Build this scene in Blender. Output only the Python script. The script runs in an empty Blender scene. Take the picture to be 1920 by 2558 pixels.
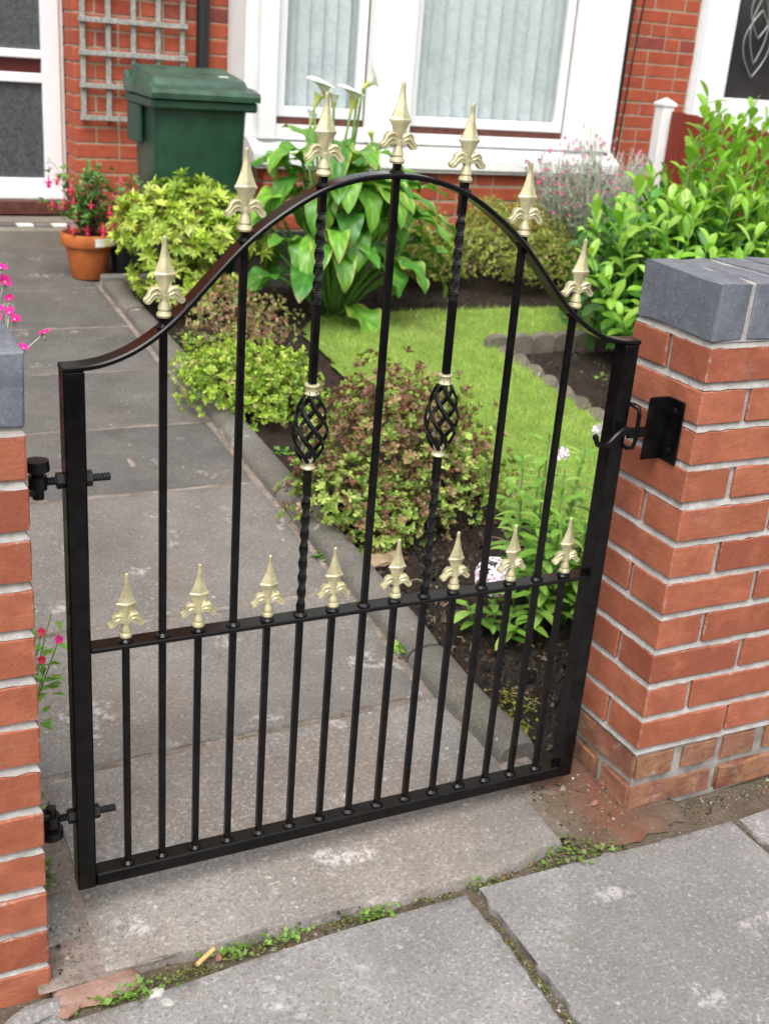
import bpy, bmesh, math, random
import numpy as np
from mathutils import Vector, Matrix, noise as mnoise
R = math.radians
rng = np.random.default_rng(7)
random.seed(7)
sc = bpy.context.scene
COL = sc.collection

# ------------------------------------------------------------------ camera
CAM = np.array([-1.37287, -1.48889, 1.25868]); YAW, PIT, ROL, FPX = 0.477621, 0.385641, 0.080742, 2887.03
fwd = np.array([math.sin(YAW)*math.cos(PIT), math.cos(YAW)*math.cos(PIT), -math.sin(PIT)])
r0 = np.array([math.cos(YAW), -math.sin(YAW), 0]); u0 = np.cross(r0, fwd)
rt = math.cos(ROL)*r0 + math.sin(ROL)*u0; up = -math.sin(ROL)*r0 + math.cos(ROL)*u0
cd = bpy.data.cameras.new('camera'); cam = bpy.data.objects.new('camera', cd); COL.objects.link(cam)
cam.matrix_world = Matrix(((rt[0], up[0], -fwd[0], CAM[0]), (rt[1], up[1], -fwd[1], CAM[1]), (rt[2], up[2], -fwd[2], CAM[2]), (0, 0, 0, 1)))
cd.sensor_fit = 'HORIZONTAL'; cd.sensor_width = 36; cd.lens = FPX/1920*36
cd.clip_start = 0.05; cd.clip_end = 2000
cd.dof.use_dof = True; cd.dof.focus_distance = float((np.array([-.55, .11, .45])-CAM) @ fwd); cd.dof.aperture_fstop = 9
sc.camera = cam

# ------------------------------------------------------------------ sky, sun, exposure (overcast summer day)
SUN_AZ, SUN_EL = R(215), R(58)      # azimuth clockwise from +Y
w = bpy.data.worlds.new('World'); sc.world = w; w.use_nodes = True
nt = w.node_tree; bg = nt.nodes['Background']
sky = nt.nodes.new('ShaderNodeTexSky'); sky.sky_type = 'NISHITA'; sky.sun_disc = False
sky.sun_elevation = SUN_EL; sky.sun_rotation = SUN_AZ; sky.dust_density = 4; sky.air_density = 1.4; sky.ozone_density = 1
hs = nt.nodes.new('ShaderNodeHueSaturation'); hs.inputs['Saturation'].default_value = .28
nt.links.new(sky.outputs[0], hs.inputs['Color']); nt.links.new(hs.outputs[0], bg.inputs['Color'])
bg.inputs['Strength'].default_value = .15
sl = bpy.data.lights.new('sun', 'SUN'); sl.energy = 1.2; sl.angle = R(40); sl.color = (1, .97, .92)
so = bpy.data.objects.new('sun', sl); COL.objects.link(so)
sd = Vector((math.sin(SUN_AZ)*math.cos(SUN_EL), math.cos(SUN_AZ)*math.cos(SUN_EL), math.sin(SUN_EL)))
so.rotation_euler = sd.to_track_quat('Z', 'Y').to_euler(); so.location = sd*30
sc.view_settings.view_transform = 'Standard'; sc.view_settings.look = 'None'
sc.view_settings.exposure = 0.84; sc.view_settings.gamma = 1; sc.view_settings.use_curve_mapping = False
sc.render.engine = 'CYCLES'; sc.cycles.max_bounces = 8; sc.cycles.transparent_max_bounces = 12
sc.cycles.use_denoising = True

# ------------------------------------------------------------------ node helpers
class G:
    def __init__(s, name):
        s.m = bpy.data.materials.new(name); s.m.use_nodes = True; s.t = s.m.node_tree
        s.b = s.t.nodes['Principled BSDF']; s.out = s.t.nodes['Material Output']
    def n(s, ty, **kw):
        x = s.t.nodes.new(ty)
        for k_, v in kw.items(): setattr(x, k_, v)
        return x
    def set(s, sock, v):
        if v is None: return
        if hasattr(v, 'links') or isinstance(v, bpy.types.NodeSocket): s.t.links.new(v, sock)
        else:
            if isinstance(v, (tuple, list)) and len(v) == 3 and sock.type == 'RGBA': v = (*v, 1)
            sock.default_value = v
    def pos(s): return s.n('ShaderNodeNewGeometry').outputs['Position']
    def obj(s): return s.n('ShaderNodeTexCoord').outputs['Object']
    def rnd(s): return s.n('ShaderNodeObjectInfo').outputs['Random']
    def attr(s, nm='col'): return s.n('ShaderNodeAttribute', attribute_name=nm).outputs['Color']
    def noise(s, sc_, det=3, vec=None, rough=.55, col=False):
        x = s.n('ShaderNodeTexNoise'); x.inputs['Scale'].default_value = sc_; x.inputs['Detail'].default_value = det; x.inputs['Roughness'].default_value = rough
        s.set(x.inputs['Vector'], vec if vec is not None else s.pos()); return x.outputs['Color' if col else 'Fac']
    def vor(s, sc_, vec=None, feat='F1', out='Distance'):
        x = s.n('ShaderNodeTexVoronoi', feature=feat); x.inputs['Scale'].default_value = sc_
        s.set(x.inputs['Vector'], vec if vec is not None else s.pos()); return x.outputs[out]
    def ramp(s, f, *st):
        x = s.n('ShaderNodeValToRGB'); s.set(x.inputs[0], f); e = x.color_ramp.elements
        while len(e) < len(st): e.new(.5)
        for el, (p_, c) in zip(e, st):
            el.position = p_; el.color = (*c, 1) if isinstance(c, (tuple, list)) else (c, c, c, 1)
        return x.outputs['Color']
    def mix(s, f, a, b, mode='MIX'):
        x = s.n('ShaderNodeMix', data_type='RGBA', blend_type=mode); s.set(x.inputs[0], f); s.set(x.inputs[6], a); s.set(x.inputs[7], b); return x.outputs[2]
    def ma(s, op, a, b=0., c=None):
        x = s.n('ShaderNodeMath', operation=op); s.set(x.inputs[0], a); s.set(x.inputs[1], b)
        if c is not None: s.set(x.inputs[2], c)
        return x.outputs[0]
    def add(s, v, o):
        x = s.n('ShaderNodeVectorMath', operation='ADD'); s.set(x.inputs[0], v); s.set(x.inputs[1], o); return x.outputs[0]
    def bump(s, h, st=.3, dist=.002):
        x = s.n('ShaderNodeBump'); x.inputs['Strength'].default_value = st; x.inputs['Distance'].default_value = dist
        s.set(x.inputs['Height'], h); s.t.links.new(x.outputs[0], s.b.inputs['Normal'])
    def fin(s, col=None, rough=None, metal=None, spec=None, coat=None):
        s.set(s.b.inputs['Base Color'], col); s.set(s.b.inputs['Roughness'], rough); s.set(s.b.inputs['Metallic'], metal)
        s.set(s.b.inputs['Specular IOR Level'], spec); s.set(s.b.inputs['Coat Weight'], coat)
        return s.m

def plain(name, col, rough=.5, metal=0., spec=.5, nz=.06, nsc=30, bump=0., coat=0.):
    g = G(name); n = g.noise(nsc, 4)
    c2 = tuple(max(0, c*(1-nz*2)) for c in col); c1 = tuple(min(1, c*(1+nz*2)) for c in col)
    c = g.ramp(n, (.3, c2), (.7, c1))
    if bump: g.bump(g.noise(nsc*6, 3), bump, .001)
    return g.fin(c, rough, metal, spec, coat)

def brick_mat(name, c1, c2, c3, mortar, edge=.0022, smear=.5, fleck=.35, rough=.75, tan=None):
    g = G(name); o = g.obj(); rd = g.rnd(); off = g.ma('MULTIPLY', rd, 60.)
    cmb = g.n('ShaderNodeCombineXYZ'); g.set(cmb.inputs[0], off); g.set(cmb.inputs[1], off); v = g.add(o, cmb.outputs[0])
    base = g.ramp(rd, (0, c1), (.45, c2), (.85, c1), (1, c3))
    n = g.noise(22, 4, v); base = g.mix(g.ramp(n, (.38, 0.), (.68, .7)), base, c3); base = g.mix(g.ramp(g.noise(9, 4, g.add(v, (4, 4, 4)), .65), (.5, 0.), (.68, .55)), base, tuple(min(1, x*1.25) for x in c2))
    if tan: base = g.mix(g.ramp(g.noise(16, 5, g.add(v, (6, 6, 1)), .7), (.46, 0.), (.6, .85)), base, tan); base = g.mix(g.ramp(g.noise(24, 5, g.add(v, (1, 16, 1)), .7), (.58, 0.), (.68, .7)), base, (.40, .33, .30))
    fn = g.noise(420, 2, v); base = g.mix(g.ramp(fn, (.62, 0.), (.72, fleck)), base, tuple(x*.45 for x in c1))
    fp = g.noise(300, 2, g.add(v, (7, 3, 1))); base = g.mix(g.ramp(fp, (.66, 0.), (.74, fleck*.8)), base, tuple(min(1, x*1.9+.03) for x in c1))
    # mortar left along the arrises: second smallest of the distances to the brick's six faces
    sep = g.n('ShaderNodeSeparateXYZ'); g.set(sep.inputs[0], o)
    ds = [g.ma('SUBTRACT', h, g.ma('ABSOLUTE', sep.outputs[i])) for i, h in enumerate((.1075, .05125, .0325))]
    a = g.ma('MINIMUM', ds[0], ds[1]); b = g.ma('MAXIMUM', ds[0], ds[1]); sec = g.ma('MAXIMUM', a, g.ma('MINIMUM', b, ds[2]))
    wob = g.ma('SUBTRACT', g.noise(45, 5, v, .75), .5)
    dd = g.ma('ADD', sec, g.ma('MULTIPLY', wob, .034))
    mk_ = g.n('ShaderNodeMapRange'); g.set(mk_.inputs[0], dd); mk_.inputs[1].default_value = edge+.002; mk_.inputs[2].default_value = edge-.0025; mk_.inputs[3].default_value = 0; mk_.inputs[4].default_value = .6
    sm = g.ma('ADD', g.ramp(g.noise(13, 5, g.add(v, (3, 9, 2)), .7), (.58, 0.), (.78, smear)), g.ramp(g.noise(90, 4, g.add(v, (8, 1, 6)), .75), (.62, 0.), (.78, smear*.8)))
    base = g.mix(sm, base, tuple(.5*x+.5*y for x, y in zip(c1, mortar)))
    base = g.mix(mk_.outputs[0], base, mortar)
    pit = g.ramp(g.noise(120, 3, g.add(v, (2, 2, 9)), .7), (.24, 0.), (.36, 1.)); base = g.mix(g.ma('MULTIPLY', g.ma('SUBTRACT', 1., pit), .6), base, tuple(x*.35 for x in c3))
    drag = g.n('ShaderNodeMapping'); g.set(drag.inputs['Vector'], v); drag.inputs['Scale'].default_value = (9, 9, 60); base = g.mix(g.ramp(g.noise(3, 4, drag.outputs[0], .6), (.4, .28), (.62, 0.)), base, c3)
    g.bump(g.ma('ADD', g.ma('MULTIPLY', pit, 1.2), g.ma('ADD', g.noise(160, 4, v), g.ma('MULTIPLY', g.noise(30, 3, v), 1.5))), .5, .002)
    return g.fin(base, rough, 0., .35)

def concrete(name, dark, light, tint, speck=.9, scale=1., white=.0, rough=.9):
    g = G(name); rd = g.rnd(); cmb = g.n('ShaderNodeCombineXYZ'); g.set(cmb.inputs[0], g.ma('MULTIPLY', rd, 31.)); g.set(cmb.inputs[1], g.ma('MULTIPLY', rd, 17.))
    v = g.add(g.pos(), cmb.outputs[0])
    big = g.noise(4.5*scale, 6, v, .65); c = g.ramp(big, (.3, dark), (.72, light))
    c = g.mix(g.ramp(g.noise(2.2*scale, 4, g.add(v, (5, 5, 5))), (.5, 0.), (.75, .6)), c, tint)
    c = g.mix(g.ramp(rd, (0, 0.), (1, .28)), c, dark)
    f1 = g.noise(170*scale, 4, v, .72); c = g.mix(g.ramp(f1, (.50, 0.), (.66, speck*.6)), c, tuple(x*.42 for x in dark))
    f2 = g.noise(150*scale, 4, g.add(v, (11, 2, 4)), .72); c = g.mix(g.ramp(f2, (.53, 0.), (.68, speck*.62)), c, tuple(min(.85, x*1.7+.03) for x in light))
    f4 = g.noise(120*scale, 3, g.add(v, (4, 12, 7)), .6); c = g.mix(g.ramp(f4, (.6, 0.), (.7, speck*.45)), c, tuple(x*y for x, y in zip(light, (1.15, .82, .7))))
    f3 = g.vor(60*scale, v, out='Distance'); sel = g.vor(60*scale, v, out='Color')
    sx = g.n('ShaderNodeSeparateColor'); g.set(sx.inputs[0], sel)
    st = g.ma('MULTIPLY', g.ma('LESS_THAN', f3, g.ma('MULTIPLY', sx.outputs[1], .26)), g.ma('GREATER_THAN', sx.outputs[0], .93)); c = g.mix(g.ma('MULTIPLY', st, .7*speck), c, (.52, .49, .45))
    c = g.mix(g.ramp(g.noise(1.6*scale, 5, g.add(v, (9, 1, 2)), .75), (.40, .38), (.56, 0.)), c, tuple(x*.66 for x in dark))
    c = g.mix(g.ramp(g.noise(13*scale, 5, g.add(v, (2, 7, 2)), .7), (.58, 0.), (.72, .4)), c, tuple(x*y for x, y in zip(dark, (.75, .68, .5))))
    if white:
        wn = g.ma('MULTIPLY', g.ramp(g.noise(7, 3, g.add(v, (1, 8, 3))), (.62, 0.), (.68, 1.)), g.ramp(g.noise(48, 5, v, .75), (.48, 0.), (.56, white)))
        c = g.mix(wn, c, (.6, .57, .55))
    g.bump(g.ma('ADD', g.ma('MULTIPLY', f1, 1.), g.ma('MULTIPLY', f2, .8)), .55, .002)
    return g.fin(c, rough, 0., .3)

def leaf_mat(name, rough=.42, trans=.3, spec=.45, tint=None, vein=False):
    g = G(name)
    c = g.attr() if tint is None else g.ramp(g.rnd(), *tint)
    n = g.noise(55, 3); c = g.mix(g.ramp(n, (.3, .35), (.7, 0.)), c, g.mix(1., c, (.62, .7, .5), 'MULTIPLY'))
    g.bump(g.noise(160, 2), .15, .001)
    g.fin(c, rough, 0., spec)
    tr = g.n('ShaderNodeBsdfTranslucent'); g.set(tr.inputs[0], g.mix(1., c, (1.15, 1.2, .55), 'MULTIPLY'))
    mx = g.n('ShaderNodeMixShader'); mx.inputs[0].default_value = trans
    g.t.links.new(g.b.outputs[0], mx.inputs[1]); g.t.links.new(tr.outputs[0], mx.inputs[2]); g.t.links.new(mx.outputs[0], g.out.inputs[0])
    return g.m

M = {}
M['old_mortar'] = plain('old_mortar', (.25, .235, .215), .95, 0, .2, .2, 30, .6)
M['mortar'] = (lambda g: (g.bump(g.ma('ADD', g.noise(220, 4), g.noise(60, 3)), .6, .003), g.fin(g.mix(g.ramp(g.noise(7, 5, None, .7), (.45, 0.), (.75, .55)), g.ramp(g.noise(30, 5, None, .7), (.28, (.24, .222, .207)), (.5, (.345, .327, .31)), (.72, (.45, .432, .415))), (.30, .235, .205)), .95, 0., .2))[1])(G('mortar_grey'))
M['mortar_house'] = plain('mortar_buff', (.36, .27, .19), .95, 0, .2, .12, 30, .4)
M['brick'] = brick_mat('brick_red', (.305, .092, .047), (.385, .128, .068), (.235, .064, .034), (.42, .39, .365), -.0004, .5, .5)
M['brick_old'] = brick_mat('brick_old_weathered', (.20, .062, .038), (.30, .135, .085), (.09, .048, .036), (.36, .30, .26), .0004, 1., .9, .85, (.30, .15, .075))
M['brick_house'] = brick_mat('brick_house_orange', (.39, .080, .034), (.43, .10, .045), (.30, .058, .032), (.40, .27, .17), -.001, .12, .15, .8)
M['brick_far'] = plain('brick_house_far', (.39, .08, .036), .8, 0, .3, .16, 9, .3)
M['brick_dark'] = brick_mat('brick_house_dark', (.30, .06, .035), (.33, .075, .04), (.17, .045, .045), (.33, .22, .15), -.001, .1, .2, .8)
g = G('brick_blue'); o_ = g.obj(); rd_ = g.rnd(); cb_ = g.n('ShaderNodeCombineXYZ'); g.set(cb_.inputs[0], g.ma('MULTIPLY', rd_, 40.)); v_ = g.add(o_, cb_.outputs[0])
c = g.ramp(g.noise(18, 5, v_, .7), (.3, (.090, .100, .125)), (.55, (.135, .148, .178)), (.75, (.195, .205, .232)))
c = g.mix(g.ramp(g.noise(170, 3, v_, .65), (.58, 0.), (.68, .5)), c, (.30, .29, .29)); c = g.mix(g.ramp(g.noise(140, 3, g.add(v_, (5, 2, 8)), .65), (.58, 0.), (.68, .35)), c, (.055, .06, .072))
c = g.mix(g.ramp(g.noise(200, 3, g.add(v_, (9, 4, 1)), .65), (.64, 0.), (.72, .5)), c, (.20, .13, .10))
g.bump(g.ma('ADD', g.noise(180, 4, v_), g.ma('MULTIPLY', g.noise(40, 3, v_), 1.5)), .4, .0015); M['coping'] = g.fin(c, g.ramp(g.noise(14, 3, v_), (.4, .3), (.65, .6)), 0., .5)
M['slab'] = concrete('paving_concrete', (.178, .171, .165), (.295, .287, .279), (.24, .214, .194), 1.05, .85, .4)
M['path'] = concrete('path_concrete', (.088, .082, .076), (.162, .152, .142), (.155, .130, .110), .75, 1., .3)
M['path_near'] = concrete('threshold_concrete', (.165, .151, .138), (.295, .273, .252), (.26, .20, .155), .95, .8, .6)
M['path_mid'] = concrete('path_worn_concrete', (.140, .128, .117), (.235, .217, .199), (.22, .178, .145), .85, .9, .45)
M['kerb'] = concrete('kerb_concrete', (.105, .098, .085), (.20, .185, .165), (.115, .105, .065), 1., 1.2, .6)
M['edging'] = concrete('edging_concrete', (.10, .085, .065), (.21, .185, .15), (.10, .085, .05), .9, 1.2, .5)
M['step'] = concrete('step_concrete', (.17, .15, .12), (.27, .24, .2), (.2, .17, .13), .4, 1., 0.)

def gnd(name, a, b, mo, moss=.5, green=(.09, .12, .02)):
    g = G(name); c = g.ramp(g.noise(14, 6, None, .7), (.3, a), (.7, b)); c = g.mix(g.ramp(g.noise(5, 5, None, .7), (.52, 0.), (.62, moss)), c, green)
    c = g.mix(g.ramp(g.noise(140, 3), (.55, 0.), (.7, .6)), c, mo)
    g.bump(g.ma('ADD', g.noise(90, 4), g.noise(300, 3)), .8, .004); return g.fin(c, .97, 0., .15)
M['joint'] = gnd('joint_mortar', (.13, .105, .088), (.36, .30, .262), (.08, .065, .05), .6, (.085, .07, .035))
M['dirt'] = gnd('pavement_dirt', (.075, .058, .042), (.15, .118, .088), (.21, .18, .14), .3, (.09, .085, .03))
g = G('red_brick_dust'); c = g.ramp(g.noise(14, 6, None, .7), (.3, (.085, .062, .045)), (.7, (.16, .118, .088)))
sp_ = g.n('ShaderNodeSeparateXYZ'); g.set(sp_.inputs[0], g.pos())   # red dust lies thickest against the pillar's end
near = g.ma('SUBTRACT', 1., g.ma('MULTIPLY', g.ma('ABSOLUTE', g.ma('ADD', sp_.outputs[0], .02)), 9.))
c = g.mix(g.ramp(g.ma('ADD', g.ma('MULTIPLY', near, .35), g.noise(9, 5, None, .7)), (.5, 0.), (.85, .75)), c, (.165, .062, .036))
c = g.mix(g.ramp(g.noise(150, 3), (.57, 0.), (.7, .5)), c, (.2, .16, .12)); g.bump(g.ma('ADD', g.noise(90, 4), g.noise(300, 3)), .8, .004); M['red_dust'] = g.fin(c, .97, 0., .15)
M['pink_mortar'] = gnd('pink_mortar_patch', (.24, .12, .085), (.36, .24, .195), (.24, .20, .18), .5, (.33, .29, .265))
M['soil'] = gnd('soil', (.016, .0115, .009), (.042, .030, .023), (.07, .052, .04), .1, (.03, .03, .01))
M['asphalt'] = gnd('asphalt', (.04, .04, .04), (.06, .06, .06), (.09, .09, .09), 0.)
M['turf'] = gnd('turf', (.14, .22, .035), (.22, .31, .06), (.12, .13, .04), .2, (.2, .28, .06))
M['black'] = plain('black_gloss_paint', (.0045, .0040, .0042), .19, 0, .24, .3, 40, .07)
M['black_rough'] = plain('black_hammered_paint', (.007, .007, .0075), .3, 0, .3, .3, 80, .4)
M['gold'] = plain('pale_gold_paint', (.56, .51, .31), .30, .45, .5, .12, 60, .18)
M['white'] = plain('white_paint', (.80, .80, .79), .5, 0, .4, .02, 8)
M['upvc'] = plain('white_plastic', (.80, .81, .82), .28, 0, .5, .01, 8)
M['greywhite'] = plain('grey_white_sill', (.66, .64, .61), .7, 0, .3, .06, 20)
M['brownwood'] = plain('brown_painted_timber', (.10, .033, .024), .5, 0, .4, .2, 30)
M['trellis'] = plain('weathered_grey_timber', (.30, .295, .265), .85, 0, .2, .16, 60, .3)
M['fence'] = (lambda g: g.fin(g.mix(g.ramp(g.noise(9, 5, g.n('ShaderNodeMapping').outputs[0]), (.3, 0.), (.7, 1.)), (.17, .024, .012), (.24, .036, .018)), .55, 0., .4))(G('red_stained_timber'))
M['bin'] = plain('green_bin_plastic', (.014, .056, .032), .42, 0, .5, .12, 14, .1)
M['bin_lid'] = plain('green_lid_plastic', (.036, .082, .054), .42, 0, .5, .25, 9, .15)
M['terracotta'] = plain('terracotta', (.44, .125, .034), .7, 0, .3, .10, 18, .2)
M['rubber'] = plain('black_plastic', (.012, .012, .013), .35)
M['pipe'] = plain('black_painted_iron', (.011, .011, .012), .4)
M['label'] = plain('paper_sticker', (.72, .72, .68), .6, 0, .3, .05, 60)
M['label2'] = plain('yellow_print', (.68, .66, .28), .6)
M['bark'] = plain('twig_bark', (.12, .082, .052), .9, 0, .2, .2, 60, .4)
M['stem'] = plain('green_stem', (.12, .24, .05), .55, 0, .4, .12, 40)
M['silver'] = plain('silver_stem', (.40, .43, .36), .8, 0, .2, .1, 40)
M['magenta'] = plain('magenta_petal', (.72, .012, .23), .6, 0, .3, .1, 60)
M['wine'] = plain('wine_petal', (.34, .05, .17), .6, 0, .3, .15, 60)
M['fuchsia'] = plain('fuchsia_petal', (.75, .035, .10), .5, 0, .3, .18, 60)
M['pinkwhite'] = plain('pale_pink_petal', (.80, .73, .79), .6, 0, .3, .1, 160)
M['pinkeye'] = plain('pink_eye', (.55, .12, .30), .6)
M['whitepetal'] = plain('white_spathe', (.84, .84, .78), .5, 0, .3, .02, 30)
M['yellowgreen'] = plain('yellow_green_spathe', (.55, .58, .16), .5, 0, .3, .06, 30)
M['yellow'] = plain('spadix_yellow', (.75, .5, .05), .6)
M['sandstone'] = plain('sandstone', (.34, .25, .16), .9, 0, .2, .2, 24, .5)
M['rubble'] = plain('rubble_grey', (.40, .385, .37), .95, 0, .2, .15, 40, .5)
M['rubble_red'] = plain('rubble_red', (.26, .12, .08), .95, 0, .2, .15, 40, .5)
M['plinth'] = plain('black_bitumen', (.014, .013, .014), .8)
M['redglass'] = plain('dark_red_panel', (.085, .014, .012), .25)
g = G('blind_fabric_reflections'); vb = g.pos(); M['blind'] = g.fin(g.mix(g.ramp(g.noise(38, 5, vb, .7), (.42, 0.), (.6, .6)), g.ramp(g.noise(6, 3, vb), (.3, (.62, .66, .68)), (.7, (.80, .82, .83))), (.88, .89, .89)), .8, 0., .2)  # noise mottle: fabric pattern plus shrub reflections painted into the slat colour
M['room'] = plain('dark_room', (.04, .04, .045), .9)
M['lead'] = plain('lead_came', (.42, .42, .40), .35, .5)
M['cig'] = plain('cork_paper', (.62, .36, .14), .8, 0, .2, .12, 200)
g = G('obscure_glass'); g.bump(g.noise(90, 3), .5, .004); M['obscure'] = g.fin(g.ramp(g.noise(60, 4), (.3, (.045, .047, .05)), (.7, (.10, .105, .11))), .3, 0., .5)
g = G('dark_glass'); M['darkglass'] = g.fin(g.ramp(g.noise(3, 3), (.3, (.012, .012, .014)), (.7, (.04, .035, .035))), .06, 0., .6)
g = G('window_glass'); fr = g.n('ShaderNodeFresnel'); g.t.links.new(g.ma('MULTIPLY_ADD', g.n('ShaderNodeNewGeometry').outputs['Backfacing'], -.8333, 1.5), fr.inputs[0])
tr_ = g.n('ShaderNodeBsdfTransparent'); tr_.inputs[0].default_value = (.96, .98, .98, 1); gl_ = g.n('ShaderNodeBsdfGlossy'); gl_.inputs['Roughness'].default_value = .02
mx_ = g.n('ShaderNodeMixShader'); g.t.links.new(g.ma('MULTIPLY', fr.outputs[0], 1.6), mx_.inputs[0]); g.t.links.new(tr_.outputs[0], mx_.inputs[1]); g.t.links.new(gl_.outputs[0], mx_.inputs[2]); g.t.links.new(mx_.outputs[0], g.out.inputs[0]); M['glass'] = g.m
M['leaf'] = leaf_mat('leaf_matt', .5, .28)
M['leaf_gloss'] = leaf_mat('leaf_glossy', .38, .24, .45)
M['grass'] = leaf_mat('grass_blade', .6, .3, .3)
M['laurel_new'] = leaf_mat('laurel_new_growth', .32, .3, .5, ((0, (.22, .47, .05)), (.5, (.32, .58, .075)), (1, (.42, .63, .12))))
M['laurel_old'] = leaf_mat('laurel_old_leaf', .26, .2, .55, ((0, (.05, .16, .026)), (.5, (.10, .28, .04)), (1, (.19, .42, .06))))
M['phlox_leaf'] = leaf_mat('phlox_leaf', .45, .3, .4, ((0, (.18, .38, .06)), (.5, (.28, .52, .085)), (1, (.37, .56, .13))))

# ------------------------------------------------------------------ object helpers
WL = {}
def tag(o, label=None, cat=None, group=None, kind=None):
    if label: o['label'] = label
    if cat: o['category'] = cat
    if group: o['group'] = group
    if kind: o['kind'] = kind
    return o
def thing(name, label, cat, loc, group=None):
    o = bpy.data.objects.new(name, None); COL.objects.link(o); o.location = loc; o.empty_display_size = .05
    WL[o.name] = np.array(loc, float); return tag(o, label, cat, group)
def link(name, me, parent=None, loc=(0, 0, 0), rot=None, scale=None):
    """loc is in world space"""
    o = bpy.data.objects.new(name, me); COL.objects.link(o); loc = np.array(loc, float)
    if parent is not None:
        o.parent = parent; o.location = loc-WL[parent.name]
    else: o.location = loc
    WL[o.name] = loc
    if rot is not None: o.rotation_euler = rot
    if scale is not None: o.scale = (scale,)*3 if np.isscalar(scale) else scale
    return o
def fast(name, V, F, mat=None, smooth=False, col=None):
    V = np.asarray(V, np.float32); F = np.asarray(F, np.int32); me = bpy.data.meshes.new(name)
    me.vertices.add(len(V)); me.vertices.foreach_set('co', V.ravel())
    me.loops.add(F.size); me.loops.foreach_set('vertex_index', F.ravel())
    me.polygons.add(len(F)); me.polygons.foreach_set('loop_start', np.arange(0, F.size, F.shape[1], dtype=np.int32))
    if col is not None:
        a = me.color_attributes.new('col', 'FLOAT_COLOR', 'POINT'); a.data.foreach_set('color', np.c_[col, np.ones(len(col))].astype(np.float32).ravel())
    me.update(calc_edges=True)
    if smooth: me.polygons.foreach_set('use_smooth', np.ones(len(F), bool))
    if mat: me.materials.append(M[mat])
    return me
class MB:
    """collects boxes, tubes and lathes in world space; build() links them as one mesh object"""
    def __init__(s): s.V = []; s.F = []; s.n = 0
    def addm(s, V, F):
        V = np.asarray(V, float); s.V.append(V); s.F += [tuple(int(i)+s.n for i in f) for f in F]; s.n += len(V); return s
    def box(s, x0, x1, y0, y1, z0, z1, bev=0., M4=None, jit=0.):
        b = bmesh.new(); bmesh.ops.create_cube(b, size=1)
        for v in b.verts: v.co = Vector(((x0+x1)/2+v.co.x*(x1-x0), (y0+y1)/2+v.co.y*(y1-y0), (z0+z1)/2+v.co.z*(z1-z0)))
        if bev: bmesh.ops.bevel(b, geom=b.edges[:], offset=bev, segments=1, affect='EDGES')
        b.verts.index_update(); V = np.array([v.co[:] for v in b.verts]); F = [[v.index for v in f.verts] for f in b.faces]; b.free()
        if jit: V = V+rng.normal(0, jit, V.shape)
        if M4 is not None: V = np.array([(M4 @ Vector(v))[:] for v in V])
        return s.addm(V, F)
    def tube(s, P, r, n=8, cap=True, flat=None, twist=None, ph=0.):
        P = np.asarray(P, float); m = len(P); r = np.broadcast_to(np.asarray(r, float), (m,))
        T = np.gradient(P, axis=0); T /= np.linalg.norm(T, axis=1)[:, None]+1e-12
        a = np.array([0, 1., 0]) if abs(T[0][1]) < .9 else np.array([1., 0, 0])
        V = []
        for i in range(m):
            a = a-T[i]*(a@T[i]); a /= np.linalg.norm(a)+1e-12; b = np.cross(T[i], a)
            tw = ph+(twist[i] if twist is not None else 0.)
            for k in range(n):
                t = 2*math.pi*k/n+tw; ca, sb = math.cos(t), math.sin(t)
                fa, fb = flat if flat else (1, 1)
                V.append(P[i]+r[i]*(ca*a*fa+sb*b*fb))
        F = [(i*n+k, i*n+(k+1) % n, (i+1)*n+(k+1) % n, (i+1)*n+k) for i in range(m-1) for k in range(n)]
        if cap: F += [tuple(range(n-1, -1, -1)), tuple((m-1)*n+k for k in range(n))]
        return s.addm(V, F)
    def lathe(s, prof, c, n=20, axis='z', squash=1.):
        V = []; c = np.asarray(c, float)
        for (r, z) in prof:
            for k in range(n):
                t = 2*math.pi*k/n; q = np.array([r*math.cos(t), r*math.sin(t)*squash, z])
                if axis == 'x': q = q[[2, 0, 1]]
                if axis == 'y': q = q[[0, 2, 1]]
                V.append(c+q)
        m = len(prof); F = [(i*n+k, i*n+(k+1) % n, (i+1)*n+(k+1) % n, (i+1)*n+k) for i in range(m-1) for k in range(n)]
        F += [tuple(range(n-1, -1, -1)), tuple((m-1)*n+k for k in range(n))]
        return s.addm(V, F)
    def mesh(s, name, mat, off=(0, 0, 0), smooth=False):
        V = np.concatenate(s.V)-np.asarray(off, float); me = bpy.data.meshes.new(name); me.from_pydata(V.tolist(), [], s.F); me.update()
        b = bmesh.new(); b.from_mesh(me); bmesh.ops.recalc_face_normals(b, faces=b.faces[:]); b.to_mesh(me); b.free()
        me.materials.append(M[mat])
        if smooth:
            me.polygons.foreach_set('use_smooth', np.ones(len(me.polygons), bool))
            if smooth is not True: me.set_sharp_from_angle(angle=R(smooth))
        return me
    def build(s, name, mat, parent=None, smooth=False):
        if parent is not None: off = WL[parent.name]
        else:
            A = np.concatenate(s.V); off = np.array([*((A.min(0)+A.max(0))/2)[:2], A[:, 2].min()])
        return link(name, s.mesh(name, mat, off, smooth), parent, off)

def fbm(x, y, s=1., o=0.): return mnoise.noise(Vector((x*s+o, y*s-o, o*.37)))
def clamp(t): return max(0., min(1., t))
SLOPE = .074
def zpath(x, y): return -.140+SLOPE*max(y, 0)+.04*min(x, 0)*clamp(1-y/1.5)
def zpav(x, y): return -.152+.045*min(x, 0)+.02*max(x, 0)
def zgar(x, y): return -.145+SLOPE*y

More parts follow.
